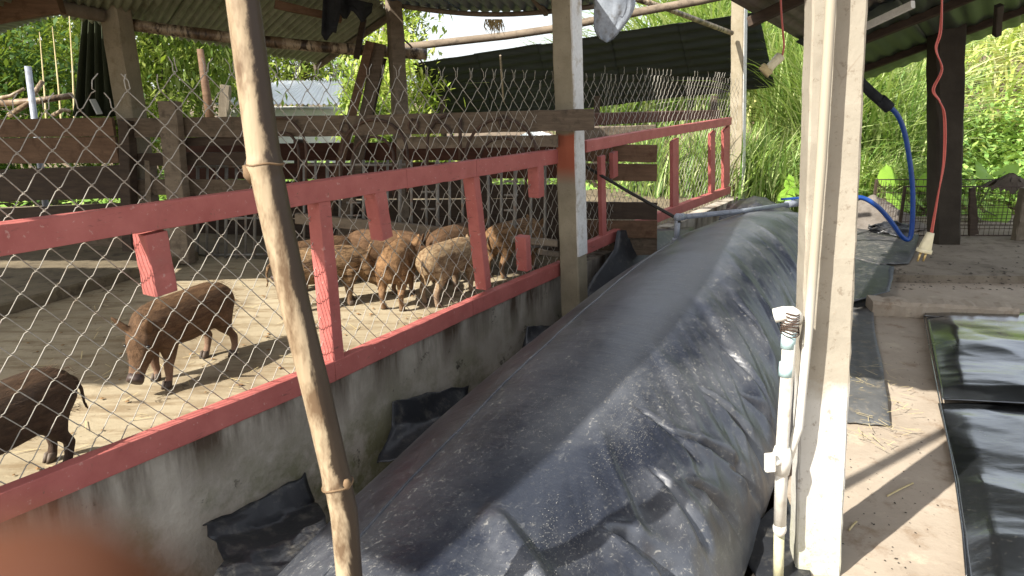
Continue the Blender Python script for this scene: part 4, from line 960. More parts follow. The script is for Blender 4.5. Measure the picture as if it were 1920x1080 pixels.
for (xa, ya, xb, yb, w, lab, mt, sd_) in ((694, 78, 655, 235, .075, 'brown leaning board with cut top behind the chain-link mesh', 'plank_brown', 1), (712, 82, 682, 235, .11, 'wider grey leaning board beside the timber post', 'plank', 2), (722, 110, 694, 235, .03, 'thin dark leaning lath just left of the timber post', 'plank_dark', 3), (682, 36, 668, 110, .05, 'short dark strut under the shed roof corner', 'plank_dark', 4)):
    mb = MB(); a_, b_ = atY(xb, yb, 6.55+.04*sd_), atY(xa, ya, 6.6+.05*sd_)
    if sd_ < 4: a_ = b_.lerp(a_, (b_.z-.28)/(b_.z-a_.z))
    mb.beam(a_, b_, w, .03, up=(0, 1, 0), seg=8, jit=.003, seed=sd_); tag(mb.build('leaning_board' if sd_ < 4 else 'roof_strut', M[mt]), lab, 'board' if sd_ < 4 else 'strut')
mb = MB(); mb.tube([atY(748, 66, 6.8), atY(770, 86, 6.9), atY(795, 122, 7.0)], .008, 5)
tag(mb.build('stay_wire', M['iron']), 'thin stay wire slanting from the timber post to the dark sheet', 'wire')
mb = MB(); pts = [atY(x, y, 7.6-.6*(x-753)/560) for x, y in ((753, 89), (850, 78), (950, 67), (1038, 54), (1095, 42), (1200, 22), (1310, 2), (1400, -18))]
mb.tube(pts, .036, 8); tag(mb.build('tie_beam', M['wood_grey'], None, True), 'long grey pole sloping up from the timber post past the middle post', 'pole')
mb = MB(); mb.tube([atY(1186, -4, 7.6), atY(1250, 16, 8.2), atY(1372, 62, 9.6)], .030, 8); tag(mb.build('thin_pole', M['bamboo'], None, True), 'thin tan pole slanting down to the far concrete post', 'pole')

# blue corrugated roof with sagging scalloped edge
blue = thing('sheet_roof', 'sagging dark blue corrugated roof at the top, its wavy edge against white sky', 'roof', atY(930, 10, 6.5))
A_, B_, C_, D_ = Vector((-3.4, .3, 2.95)), Vector((-2.65, -.15, 2.95)), atY(1118, 10, 6.5), atY(742, 6, 6.9)
def bl(u, v): return A_.lerp(B_, u).lerp(D_.lerp(C_, u), v)+N*(-.05*(1-v)+1.75*v*(1-v))*(.2+.8*u)  # unseen near strip, bent to drop shade on the bag's left flank
for i in range(3):
    u0, u1 = i/3, (i+1)/3+.02
    P = []
    for j in range(41):
        v = j/40; row = []
        for k in range(37):
            u = u0+(u1-u0)*k/36
            row.append(bl(u, v)+Vector((0, 0, .014*math.sin(u*2*PI*19)-.07*math.sin(PI*u)*v**6+.008*(i % 2))))
        P.append(row)
    mb = MB(); mb.grid(P); o = mb.build('roof_sheet', M['blue_sheet'], blue, True); m = o.modifiers.new('thickness', 'SOLIDIFY'); m.thickness = .003
mb = MB(); mb.tube([bl(u, .985)+Vector((0, 0, -.03-.07*math.sin(PI*u))) for u in np.linspace(0, 1, 14)], .022, 6); mb.build('edge_batten', M['wood_grey'], blue, True)
for v in (.15, .45, .8):
    mb = MB(); mb.beam(bl(-.02, v)-Vector((0, 0, .05)), bl(1.02, v)-Vector((0, 0, .05)), .05, .05, seg=4, jit=.003); mb.build('purlin', M['wood_grey'], blue)
mb = MB(); mb.beam(atY(995, -10, 6.2), atY(1024, 26, 6.45), .04, .04, seg=3); mb.build('rafter', M['wood_grey'], blue)
rg = random.Random(3); mb = MB()
for i in range(46):
    x = rg.uniform(910, 944); p = atY(x, 36, 6.45); ln = rg.uniform(.05, .13)
    mb.tube([p, p+Vector((rg.uniform(-.02, .02), rg.uniform(-.02, .02), -ln*.5)), p+Vector((rg.uniform(-.035, .035), rg.uniform(-.03, .03), -ln))], [.004, .004, .001], 4, False)
tag(mb.build('dry_tuft', M['straw']), 'dry straw tuft hanging from the blue roof edge', 'straw tuft')

# big dark lean-to sheet behind the second fence
dk = thing('lean_to_roof', 'large dark sheet lean-to roof sloping behind the red fence', 'roof', atY(1100, 160, 10.6))
tl, tr_, br_, bl_ = atY(774, 119, 11.6), atY(1415, 23, 10.2), atY(1446, 164, 11.5), atY(806, 236, 13.2)
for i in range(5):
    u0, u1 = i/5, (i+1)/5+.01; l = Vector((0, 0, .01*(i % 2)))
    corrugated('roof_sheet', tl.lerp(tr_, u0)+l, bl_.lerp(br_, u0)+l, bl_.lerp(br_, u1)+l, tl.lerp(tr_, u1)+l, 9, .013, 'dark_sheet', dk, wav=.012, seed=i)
for x in (830, 1120, 1340):
    mb = MB(); a_ = atY(x, 180, 11.9); b_ = Vector((a_.x, a_.y, 0)); mb.beam(b_, a_, .09, .09, up=(0, 1, 0), seg=5, jit=.004); mb.build('prop', M['plank_dark'], dk)
mb = MB(); mb.tube([atY(938, 104, 10.9), atY(944, 190, 11.5)], .016, 5); mb.build('lath', M['wood_grey'], dk)
# grey plastic sack hanging
P = []
for j in range(15):
    v = j/14; row = []
    for i in range(21):
        t = 2*PI*i/20; wdt = max(.004, (1-v**2.2)**.6)*40*(1+.06*math.sin(5*t+v*6)); cx_ = 1147-4*v+5*math.sin(v*5)
        p = atY(cx_+wdt*math.cos(t), -18+98*v, 5.9); row.append(p+Vector((0, .07*max(.05, 1-v)*math.sin(t)+.012*math.sin(7*t+5*v), 0)))
    P.append(row)
mb = MB(); mb.grid(P); tag(mb.build('hanging_bag', M['plastic_grey'], None, True), 'grey plastic sack hanging from the roof right of the middle post', 'plastic bag')

# ---- roof over the walkway on the right
rr = thing('walkway_roof', 'dark low roof over the walkway at the upper right with slatted underside', 'roof', Vector((3, 6, 2.1)))
r_far = atY(1622, 150, 9.5); r_l = atY(1427, 0, 5.0); d_ = (r_l-r_far); r_near = r_l+d_*.60+Vector((-.40, .05, 0))  # out-of-view near corner pulled left to shade the bag
q_far = atY(1925, 42, 8.3); q_far2 = q_far+(q_far-r_far)*.9
nrm = d_.cross(q_far-r_far).normalized()
r_nearR = r_near+(q_far2-r_far)*1.0
sp = .56
pL, pR = r_far.lerp(r_near, sp), q_far2.lerp(r_nearR, sp)
for i in range(4):
    u0, u1 = i/4, (i+1)/4+.01
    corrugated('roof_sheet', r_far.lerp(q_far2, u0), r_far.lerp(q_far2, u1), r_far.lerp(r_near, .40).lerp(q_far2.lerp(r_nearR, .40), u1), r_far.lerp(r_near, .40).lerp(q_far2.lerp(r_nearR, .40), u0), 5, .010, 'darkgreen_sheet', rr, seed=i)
for i in range(4):
    u0, u1 = i/4, (i+1)/4+.01; l = Vector((0, 0, .035))
    f = lambda v, u: r_far.lerp(r_near, v).lerp(q_far2.lerp(r_nearR, v), u)+l
    corrugated('roof_sheet', f(.36, u0), f(.36, u1), f(1, u1), f(1, u0), 8, .012, 'brown_sheet', rr, seed=i+5)
for v in (.12, .30, .55, .8):
    mb = MB(); mb.beam(r_far.lerp(r_near, v)-Vector((0, 0, .035)), q_far2.lerp(r_nearR, v)-Vector((0, 0, .035)), .06, .07, seg=10, jit=.004, seed=int(v*100)); mb.build('purlin', M['plank_dark'], rr)
mb = MB(); mb.beam(atY(1618, 52, 5.2), atY(1712, 8, 4.8), .03, .045, seg=4); mb.build('lath', M['white_wall'], rr)
mb = MB(); mb.beam(atY(1869, 66, 6.0), atY(1873, 10, 5.9), .05, .05, up=(0, 1, 0), seg=4, jit=.003); mb.build('strut', M['post_dark'], rr)

# ================================================================== HANGING CORDS, HOSE, CAGE, YARD JUNK
def spline(pts, n=12):
    pts = [Vector(p) for p in pts]; out = []
    for i in range(len(pts)-1):
        p0, p1, p2, p3 = pts[max(i-1, 0)], pts[i], pts[i+1], pts[min(i+2, len(pts)-1)]
        for k in range(n):
            t = k/n; out.append(.5*((2*p1)+(p2-p0)*t+(2*p0-5*p1+4*p2-p3)*t*t+(3*p1-p0-3*p2+p3)*t**3))
    return out+[pts[-1]]
YC = 3.1
cord = thing('power_cord', 'red twin power cord with a cream two-pin plug hanging in front of the dark post', 'power cord', atY(1738, 440, YC))
path = spline([atY(x, y, YC) for x, y in ((1768, -160), (1766, 0), (1763, 60), (1755, 92), (1766, 130), (1750, 168), (1762, 190), (1771, 220), (1770, 300), (1758, 370), (1746, 440))], 10)
for sg in (-1, 1):
    mb = MB(); mb.tube([p+Vector((sg*.0032*math.cos(i*.12), sg*.0032*math.sin(i*.12), 0)) for i, p in enumerate(path)],   .0031, 6); mb.build('wire', M['cord'], cord, True)
mb = MB(); pA, pB = atY(1745, 436, YC), atY(1732, 472, YC)
mb.beam(pA, pB, .026, .024, up=(0, 1, 0), seg=5, ch=.2, w1=.055, h1=.028); mb.beam(pA.lerp(pB, .85), pA.lerp(pB, 1.05), .06, .034, up=(0, 1, 0), seg=2, ch=.2); pl_ = mb.build('plug', M['plug'], cord, True)
dv = (pB-pA).normalized()
for sg in (-1, 1):
    mb = MB(); s_ = pB+Vector((sg*.012, 0, 0)); mb.tube([s_, s_+dv*.042], .0052, 6); mb.build('pin', M['brass'], pl_, True)
YC2 = 4.6
c2 = thing('power_cord', 'thin red cord ending in a cream socket beside the grass, left of the pale post', 'power cord', atY(1450, 120, YC2))
mb = MB(); mb.tube(spline([atY(x, y, YC2) for x, y in ((1464, -120), (1464, 0), (1468, 60), (1470, 85), (1466, 108))], 8), .006, 6); mb.build('wire', M['cord'], c2, True)
mb = MB(); mb.beam(atY(1464, 104, YC2), atY(1440, 130, YC2), .05, .055, up=(0, 1, 0), seg=4, ch=.25, jit=.003); sk = mb.build('socket', M['plug'], c2, True)
mb = MB(); mb.beam(atY(1440, 128, YC2), atY(1431, 136, YC2), .075, .05, up=(0, 1, 0), seg=3, ch=.25, jit=.004); mb.build('socket_face', M['straw'], c2, True)
YH = 7.35
hp_ = [(1663, 196), (1682, 215), (1695, 245), (1704, 290), (1711, 350), (1711, 410), (1706, 446), (1692, 444), (1668, 412), (1646, 388), (1620, 372), (1596, 371), (1570, 376), (1530, 378)]
hose = thing('water_hose', 'blue hose drooping from a dark conduit to the ground and looping back to the pipe', 'hose', atY(1706, 446, YH))
hpts = [atY(x, y, YH+.0) for x, y in hp_]; hpts[6].z = max(hpts[6].z, .10); hpts[7].z = max(hpts[7].z, .10)
mb = MB(); mb.tube(spline(hpts, 8), .0235, 10); mb.build('hose_line', M['hose'], hose, True)
mb = MB(); mb.tube([atY(x, y, YH) for x, y in ((1598, 118), (1612, 152), (1636, 176), (1664, 200))], [.045, .045, .048, .050], 10); mb.build('conduit', M['net_black'], hose, True)
mb = MB(); mb.tube([atY(1650, 186, YH), atY(1668, 203, YH)], .055, 10); mb.build('coupling', M['net_black'], hose, True)

# wire cage
cg = thing('wire_cage', 'low wire mesh cage standing on the yard behind the dark post', 'cage', Vector((4.6, 8.1, .07)))
x0c, x1c = atY(1690, 400, 8.1).x, atY(1990, 400, 8.1).x; zc0, zc1 = .08, atY(1850, 350, 8.1).z; yc0, yc1 = 8.1, 8.75
mb = MB()
for yy in (yc0, yc1):
    for i in range(int((x1c-x0c)/.055)+1): mb.tube([(x0c+i*.055, yy, zc0), (x0c+i*.055, yy, zc1)], .0028, 3, False)
    for k in range(8): z = zc0+(zc1-zc0)*k/7; mb.tube([(x0c, yy, z), (x1c, yy, z)], .0032 if 0 < k < 7 else .006, 4, False)
for xx in (x0c, x1c):
    for i in range(12): y = yc0+(yc1-yc0)*i/11; mb.tube([(xx, y, zc0), (xx, y, zc1)], .0028, 3, False)
mb.build('wire_mesh', M['iron'], cg)
for xx in (x0c, x1c):
    for yy in (yc0, yc1):
        mb = MB(); mb.beam((xx, yy, .07), (xx, yy, zc1), .03, .03, up=(0, 1, 0), seg=3); mb.build('leg', M['plank_dark'], cg)
mb = MB(); mb.beam(atY(1825, 440, 8.02), atY(1823, 352, 8.02), .10, .035, up=(0, 1, 0), seg=6, jit=.006, w1=.06); a_ = mb.build('stake', M['plank_dark']); tag(a_, 'dark wooden stake standing against the wire cage', 'stake')
mb = MB(); mb.beam(atY(1915, 448, 7.9), atY(1922, 352, 7.9), .20, .10, up=(0, 1, 0), seg=8, jit=.01, w1=.06); tag(mb.build('stump', M['bark']), 'dark stump standing before the cage at the right frame edge', 'stump')
rg = np.random.default_rng(8); mb = MB(); c = atY(1893, 350, 8.4)
for k in range(60):
    t = rg.uniform(0, 2*PI); r_ = rg.uniform(.0, .22); b0 = c+Vector((r_*math.cos(t), r_*math.sin(t), .16-.55*r_))
    d1 = Vector((math.cos(t), math.sin(t), -.9)).normalized()*rg.uniform(.10, .2); s1 = Vector((-math.sin(t), math.cos(t), 0))*rg.uniform(.03, .06)
    mb.add([b0-s1*.6, b0+s1*.6, b0+d1*.6+s1, b0+d1, b0+d1*.6-s1], [(0, 1, 2, 3, 4)])
tag(mb.build('dry_leaf_heap', M['deadleaf'], None, True), 'heap of big dry brown leaves lying on top of the wire cage', 'leaf heap')
# rubble heap
mb = MB(); cR = atZ(1632, 426, .05); nr, na = 16, 34
P = [[cR+Vector((r_*.62*math.cos(t), r_*.5*math.sin(t), .05+.34*(1-r_)**1.1+.06*mnoise.noise(Vector((r_*5*math.cos(t), r_*5*math.sin(t), 2))))) for t in np.linspace(0, 2*PI, na)] for r_ in np.linspace(.02, 1, nr)]
mb.grid(P); rh = mb.build('rubble_heap', M['rubble'], None, True); tag(rh, 'grey rubble heap at the far edge of the yard behind the pale post', 'rubble heap')
# loose debris and straw bits
rg = np.random.default_rng(12)
def bits(name, region, n, smin, smax, mat, label, cat, straw=False):
    mb = MB()
    for i in range(n):
        x, y, z = region(rg); t = rg.uniform(0, PI); L_ = rg.uniform(smin, smax); w_ = L_*(.022 if straw else rg.uniform(.4, .9))
        d = Vector((math.cos(t), math.sin(t), rg.uniform(-.1, .1)*(1 if straw else .2))); s = Vector((-d.y, d.x, 0))*w_; c = Vector((x, y, z+.004+(L_*.04 if straw else L_*.12)))
        if straw: mb.add([c-d*L_/2-s, c-d*L_/2+s, c+d*L_/2+s, c+d*L_/2-s], [(0, 1, 2, 3)])
        else:
            h = Vector((0, 0, L_*.25)); e = d*L_/2
            mb.add([c-e, c+s, c+e, c-s, c+h], [(0, 1, 4), (1, 2, 4), (2, 3, 4), (3, 0, 4)])
    o = mb.build(name, mat); return stuff(o, label, cat)
def reg_yard(rg): p = atZ(rg.uniform(1650, 1925), 545-abs(rg.normal())*38, .07); return p.x, min(p.y, 9.0), .07
bits('yard_litter', reg_yard, 150, .006, .028, M['debris'], 'dark crumbs and leaf litter scattered over the yard slab', 'litter')
def reg_walk(rg): p = atZ(rg.uniform(1560, 1760), rg.uniform(610, 1075), 0); return p.x, p.y, 0
bits('walkway_litter', reg_walk, 120, .003, .010, M['debris'], 'small crumbs of dirt on the sunlit walkway', 'litter')
def reg_straw(rg): p = atZ(1600+rg.uniform(-40, 70)+abs(rg.normal())*30, rg.uniform(690, 860), 0); return p.x, p.y, .03
bits('straw_bits', reg_straw, 110, .02, .09, M['straw'], 'bits of pale straw on the walkway beside the liner strip', 'straw', True)
def reg_pit(rg): a = rg.uniform(-1, 4); return (*F(a, rg.uniform(.03, .3), 0).xy, -.48)
bits('pit_straw', reg_pit, 160, .04, .16, M['straw'], 'dead stalks and straw lying in the pit below the wall', 'straw', True)
def reg_pen(rg): p = F(rg.uniform(-.5, 6), -abs(rg.normal())*1.4-.15, 0); return p.x, p.y, .281
bits('pen_litter', reg_pen, 300, .008, .03, M['hay'], 'crumbs of straw and dung on the pen floor', 'litter')
bits('pen_straw', reg_pen, 420, .03, .12, M['straw'], 'loose straw trodden into the pen floor', 'straw', True)
for (pa, pb2, lab) in (((1664, 930), (1712, 906), 'short dry stalk lying on the sunny walkway near the film'), ((1592, 994), (1606, 978), 'tiny dry twig on the walkway in the post shadow')):
    mb = MB(); mb.tube([g(*pa, .006), g((pa[0]+pb2[0])/2, (pa[1]+pb2[1])/2-1, .009), g(*pb2, .006)], .004, 5); tag(mb.build('dry_stalk', M['straw']), lab, 'stalk')

# ================================================================== VEGETATION
def blades(n, pos, hgt, wid, bend, mat, name, seg=5, up_lean=.15, seed=1, parent=None):
    r = np.random.default_rng(seed); base = pos(r, n); h = r.uniform(*hgt, n); az = r.uniform(0, 2*PI, n); bd = r.uniform(*bend, n); w_ = r.uniform(*wid, n); ln = r.normal(0, up_lean, n)
    dx, dy = np.cos(az), np.sin(az); sx, sy = -dy, dx; V = np.zeros((n, seg+1, 2, 3))
    for k in range(seg+1):
        t = k/seg; hor = h*(ln*t*.6+bd*t**2.2); ver = h*(t-.55*bd*t**2.6)
        c = np.stack([base[:, 0]+dx*hor, base[:, 1]+dy*hor, base[:, 2]+ver], -1); ww = w_*(np.sin(PI*min(1, .18+.82*t))**.7 if t < 1 else .02)*.5
        tw = .4*t; off = np.stack([sx*ww, sy*ww, ww*tw], -1); V[:, k, 0] = c-off; V[:, k, 1] = c+off
    i = np.arange(n)[:, None]*(seg+1)*2; k = np.arange(seg)[None, :]*2; q = (i+k).ravel()
    return np_mesh(name, V.reshape(-1, 3), np.stack([q, q+1, q+3, q+2], -1), mat, parent)
def leaves(P, size, mat, name, parent=None, seed=1, asp=.42, droop=.3, flat=.5):
    r = np.random.default_rng(seed); n = len(P); az = r.uniform(0, 2*PI, n); el = r.normal(-droop, flat, n); L_ = r.uniform(*size, n)
    d = np.stack([np.cos(az)*np.cos(el), np.sin(az)*np.cos(el), np.sin(el)], -1); s = np.stack([-np.sin(az), np.cos(az), r.normal(0, .35, n)], -1); s /= np.linalg.norm(s, axis=1)[:, None]
    L_ = L_[:, None]; up = np.cross(d, s)
    V = np.stack([P-d*L_*.5, P-s*L_*asp*.5+up*L_*.06, P+d*L_*.5, P+s*L_*asp*.5+up*L_*.06], 1)
    q = np.arange(n)*4
    return np_mesh(name, V.reshape(-1, 3), np.stack([q, q+1, q+2, q+3], -1), mat, parent)
def tree(name, label, cat, base, height, crown, nleaf, size, mat, seed, group=None, trunk_r=.12, lean=(0, 0), ncl=46, low=.35, asp=.36, droop=.5):
    r = np.random.default_rng(seed); root = thing(name, label, cat, base, group); B = Vector(base)
    top = B+Vector((lean[0], lean[1], height*.8)); mb = MB(); pts = [B.lerp(top, t)+Vector((.12*math.sin(3*t+seed), .1*math.cos(4*t+seed)-.1, 0))*min(1, t*3) for t in np.linspace(0, 1, 9)]
    mb.tube(pts, [trunk_r*(1-.75*t) for t in np.linspace(0, 1, 9)], 8); cl = []
    cx, cy, cz = crown; C0_ = B+Vector((lean[0]*.8, lean[1]*.8, height*(low+(1-low)/2)))
    for k in range(ncl):
        v = r.normal(size=3); v /= np.linalg.norm(v); rr_ = r.uniform(.35, 1)**.5; c = Vector((C0_.x+v[0]*cx*rr_, C0_.y+v[1]*cy*rr_, C0_.z+v[2]*cz*rr_)); cl.append(c)
        if k < 12:
            s0 = pts[int(3+5*r.random())]; mid = s0.lerp(c, .5)+Vector((0, 0, .1*height*.3)); mb.tube([s0, mid, c], [trunk_r*.35, trunk_r*.22, trunk_r*.06], 5)
    mb.build('trunk', M['bark'], root, True)
    cid = r.integers(0, ncl, nleaf); cw = r.uniform(.5, 1.2, ncl); sc = np.array([cx, cy, cz])*.24
    P = np.array([tuple(c) for c in cl])[cid]+r.normal(size=(nleaf, 3))*sc*cw[cid][:, None]
    leaves(P, size, M[mat], 'crown', root, seed, asp, droop); return root
def gz(x, y): return terrain_h(np.asarray(x, float), np.asarray(y, float))
def pos_rect(x0, x1, y0, y1, clump=0):
    def f(r, n):
        if clump:
            cx = r.uniform(x0, x1, clump); cy = r.uniform(y0, y1, clump); i = r.integers(0, clump, n); x = cx[i]+r.normal(0, .12, n); y = cy[i]+r.normal(0, .12, n)
        else: x = r.uniform(x0, x1, n); y = r.uniform(y0, y1, n)
        return np.stack([x, y, gz(x, y)-.03], -1)
    return f
# elephant grass beyond the fence end and by the pale post
stuff(blades(3000, pos_rect(4.15, 6.0, 10.6, 13.4, 70), (1.4, 3.2), (.012, .034), (.15, .8), M['grass_green'], 'elephant_grass', 7, .12, 3), 'tall green elephant grass with arching blades beyond the fence end', 'grass')
stuff(blades(1500, pos_rect(3.4, 5.2, 9.7, 10.6, 50), (.5, 1.3), (.016, .03), (.3, .9), M['grass_green'], 'low_grass', 6, .2, 9), 'short bright grass at the foot of the tall grass', 'grass')
stuff(blades(1500, pos_rect(1.7, 3.7, 9.7, 10.6, 60), (.8, 1.55), (.016, .03), (.15, .5), M['grass_green'], 'low_grass', 6, .12, 19), 'upright green grass seen through the second fence', 'grass')
stuff(blades(2200, pos_rect(1.2, 4.6, 13.4, 16, 70), (1.6, 3.4), (.025, .05), (.25, .85), M['grass_green'], 'elephant_grass', 7, .12, 23), 'tall grass behind the dark lean-to roof', 'grass')
# hillside: dry arching grass above, leafy scrub below
def pos_clump(x0, x1, y0, y1, k):
    def f(r, n):
        cx = r.uniform(x0, x1, k); cy = r.uniform(y0, y1, k); i = r.integers(0, k, n); x = cx[i]+r.normal(0, .22, n); y = cy[i]+r.normal(0, .22, n); return np.stack([x, y, gz(x, y)], -1)
    return f
def pos_hill(x0, x1, y0, y1):
    def f(r, n): x = r.uniform(x0, x1, n); y = r.uniform(y0, y1, n); return np.stack([x, y, gz(x, y)], -1)
    return f
stuff(blades(7000, pos_clump(4.4, 20, 12.4, 24, 260), (.6, 1.6), (.03, .065), (.5, 1.2), M['grass_dry'], 'hill_grass', 6, .35, 5), 'sunlit yellow-green arching grass on the hillside', 'grass')
stuff(blades(1500, pos_hill(2.6, 20, 12.6, 25), (.5, 1.1), (.02, .04), (.4, 1.1), M['grass_green'], 'hill_grass', 6, .3, 6), 'green arching grass among the dry grass of the hillside', 'grass')
r = np.random.default_rng(21)
def scrub(n, x0, x1, y0, y1, hmax, mat, name, size, seed, label, asp=.5):
    r = np.random.default_rng(seed); nc = n//70; cx = r.uniform(x0, x1, nc); cy = r.uniform(y0, y1, nc); ch = r.uniform(.25, 1, nc)*hmax; i = r.integers(0, nc, n)
    a = r.uniform(0, 2*PI, n); q_ = np.sqrt(r.random(n)); x = cx[i]+q_*np.cos(a)*.55; y = cy[i]+q_*np.sin(a)*.55; z = gz(x, y)+ch[i]*(1-q_**2)*r.uniform(.35, 1, n)+.02
    return stuff(leaves(np.stack([x, y, z], -1), size, M[mat], name, None, seed, asp, .25, .45), label, 'undergrowth')
scrub(30000, 4.6, 14, 10.0, 13.0, 1.25, 'bush', 'undergrowth', (.07, .17), 31, 'dense green leafy undergrowth below the hillside behind the yard')
scrub(9000, 5.5, 18, 12, 20, .8, 'bush_bright', 'undergrowth', (.08, .19), 32, 'sunlit yellow-green scrub on the hillside')
scrub(9000, -7, 2.2, 9.8, 14, 1.0, 'bush', 'undergrowth', (.06, .15), 33, 'leafy weeds growing behind the pen')
scrub(7000, -9, -2.2, 7.6, 9.8, .55, 'bush', 'undergrowth', (.05, .12), 34, 'low weeds just behind the plank fence at the left')
# taro plants by the hose
def taro(label, specs, base, seed):
    root = thing('taro_plant', label, 'plant', base, 'taro plants by the yard'); rg = random.Random(seed)
    for (p, size, tilt, az) in specs:
        p = Vector(p); mb = MB(); b0 = Vector(base); mb.tube([b0, b0.lerp(p, .6)+Vector((0, 0, .1)), p], [.014, .012, .008], 6); mb.build('stalk', M['stem'], root, True)
        rot = Matrix.Rotation(az, 3, 'Z') @ Matrix.Rotation(tilt, 3, 'X'); P = []
        outline = [(-.0, -.25), (.18, -.42), (.36, -.34), (.46, -.10), (.44, .15), (.33, .38), (.18, .56), (0, .72)]
        L_ = [(-x, y) for x, y in outline]; mb = MB()
        vs = []; 
        for (xr, yr) in outline:
            vs.append([rot @ Vector((xr*s*size, yr*size, -.10*size*(abs(xr*s)*1.6)**2-.05*size*yr*yr+.012*math.sin(9*yr+s*3)))+p for s in np.linspace(-1, 1, 9)])
        mb.grid(vs); mb.build('leaf', M['taro'], root, True)
for specs, base, lab in (
    ([(atY(1666, 335, 9.1), .27, R(58), 0.0)], (4.55, 9.25, 0), 'single broad taro leaf on a stalk left of the blue hose'),
    ([(atY(1688, 380, 9.0), .36, R(38), .4), (atY(1640, 402, 9.1), .26, R(30), -.6), (atY(1722, 374, 9.2), .30, R(45), 1.0)], (4.75, 9.2, 0), 'low clump of broad taro leaves behind the blue hose'),
    ([(atY(1738, 345, 9.2), .24, R(60), -.3), (atY(1700, 352, 10.0), .2, R(20), 1.6)], (5.4, 10.0, 0), 'small pale taro leaf just left of the dark post'),
    ([(atY(1850, 330, 9.2), .34, R(48), .6), (atY(1885, 322, 9.3), .30, R(30), -1.2), (atY(1830, 392, 9.1), .36, R(40), .8), (atY(1868, 405, 9.1), .34, R(35), -.8)], (5.75, 9.3, 0), 'large taro clump behind the wire cage'),
    ([(atY(1488, 350, 9.4), .26, R(50), .3), (atY(1474, 368, 9.3), .24, R(35), -.5), (atY(1500, 362, 9.2), .2, R(40), 1.)], (3.6, 9.4, 0), 'bright taro clump between the tall grass and the pale post')):
    taro(lab, specs, base, 3)
# trees
tree('tree', 'pale green bushy tree at the far left beside the folded tarp', 'tree', (-8.6, 12.0, 0), 6.2, (2.3, 2.0, 3.1), 17000, (.10, .22), 'leaf_light', 51, None, low=.0, ncl=70, asp=.3)
tree('tree', 'dark dense bush low at the far left behind the bamboo canes', 'tree', (-7.6, 10.4, 0), 2.8, (1.9, 1.0, 1.4), 10000, (.08, .18), 'leaf_dark', 52, None, low=.0, ncl=50, trunk_r=.06)
tree('tree', 'drooping-leaved green tree behind the pen between the tall post and the bamboo pole', 'tree', (-6.2, 14.0, 0), 5.0, (1.5, 1.3, 2.3), 12000, (.13, .26), 'leaf_mid', 53, None, low=.10, ncl=56, asp=.28, droop=.9)
tree('tree', 'yellow-green bush below the drooping tree', 'tree', (-6.4, 12.4, 0), 2.3, (1.0, .7, 1.1), 5000, (.09, .18), 'leaf_light', 54, None, low=.0, ncl=30, trunk_r=.05)
tree('tree', 'dark green tree above the white shed roofs', 'tree', (-5.6, 21, 0), 6.4, (3.0, 1.6, 2.6), 12000, (.16, .32), 'leaf_mid', 55, None, low=.2, ncl=60)
tree('tree', 'light feathery tree behind the leaning boards', 'tree', (-3.2, 19.5, 0), 5.6, (1.0, 1.0, 2.4), 6000, (.14, .26), 'leaf_light', 56, None, low=.15, ncl=44)
tree('tree', 'yellow-green shrub right of the timber post', 'tree', (-1.75, 11.6, 0), 2.4, (.75, .6, 1.2), 4500, (.10, .2), 'bush_bright', 57, None, low=.0, ncl=30, trunk_r=.05, asp=.25)
tree('tree', 'dark green shrub below the leaning boards', 'tree', (-2.15, 11.0, 0), 1.7, (.42, .4, .8), 2600, (.09, .18), 'leaf_mid', 58, None, low=.0, ncl=26, trunk_r=.05)
for k, (x, y, h_) in enumerate(((-14, 22, 8), (-11, 27, 8.5))):
    tree('tree', ('dark tall tree behind the pale bush at the far left edge', 'tall tree showing between the green tarp and the tall post')[k], 'tree', (x, y, float(gz(x, y))-.1), h_, (2.8, 2.4, h_*.42), 4200, (.25, .5), 'leaf_mid' if k % 2 else 'leaf_dark', 70+k, None, low=.1, ncl=40)
# thin stems of the left thicket
for k, (xa, ya, xb, yb) in enumerate(((98, 110, 116, 205), (74, 120, 88, 215), (128, 60, 140, 200))):
    mb = MB(); mb.tube([atY(xb, yb+40, 8.6), atY((xa+xb)/2+2, (ya+yb)/2, 8.7), atY(xa, ya-60, 8.8)], [.012, .009, .004], 5); o = mb.build('creeper_stem', M['straw'])
    tag(o, ['leaning dry creeper stem over the far-left bush, middle of three', 'leaning dry creeper stem nearest the white standpipe', 'dry creeper stem beside the folded tarp'][k], 'stem')
# bare brown trunk in front of the drooping tree
mb = MB(); mb.tube([atY(398, 250, 10.5), atY(388, 180, 10.5), atY(375, 92, 10.5)], [.07, .06, .045], 8); tag(mb.build('bare_trunk', M['plank_brown'], None, True), 'reddish bare trunk rising before the drooping tree', 'trunk')
mb = MB(); mb.beam(atY(418, 240, 11), atY(424, 160, 11), .14, .12, up=(0, 1, 0), seg=6, jit=.01); tag(mb.build('dark_post', M['bark']), 'dark post beside the white shed behind the pen', 'post')
# canes and standpipe at the left
cl_ = (((-30, 196), (70, 189), (136, 179), .035, 'longest pale cane lying level across the far left'), ((18, 216), (52, 194), (80, 152), .03, 'pale bent cane crossing over the level one at the far left'), ((100, 216), (118, 206), (132, 208), .022, 'short pale cane end poking out beside the folded tarp'), ((-10, 186), (20, 180), (46, 166), .02, 'thin cane rising behind the level one at the far left'))
for p1, p2, p3, r_, lab in cl_:
    mb = MB(); mb.tube([atY(*p1, 7.5), atY(*p2, 7.45), atY(*p3, 7.5)], [r_, r_*.9, r_*.8], 8); tag(mb.build('bamboo_cane', M['bamboo'], None, True), lab, 'cane', 'canes stacked at the far left')
a_ = atY(54, 230, 7.3); b_ = atY(52, 124, 7.3); mb = MB(); mb.tube([Vector((a_.x, a_.y, -.4)), b_], .030, 10); tag(mb.build('standpipe', M['pvc_grey'], None, True), 'grey-white standpipe rising behind the brown boards at the far left', 'pipe')
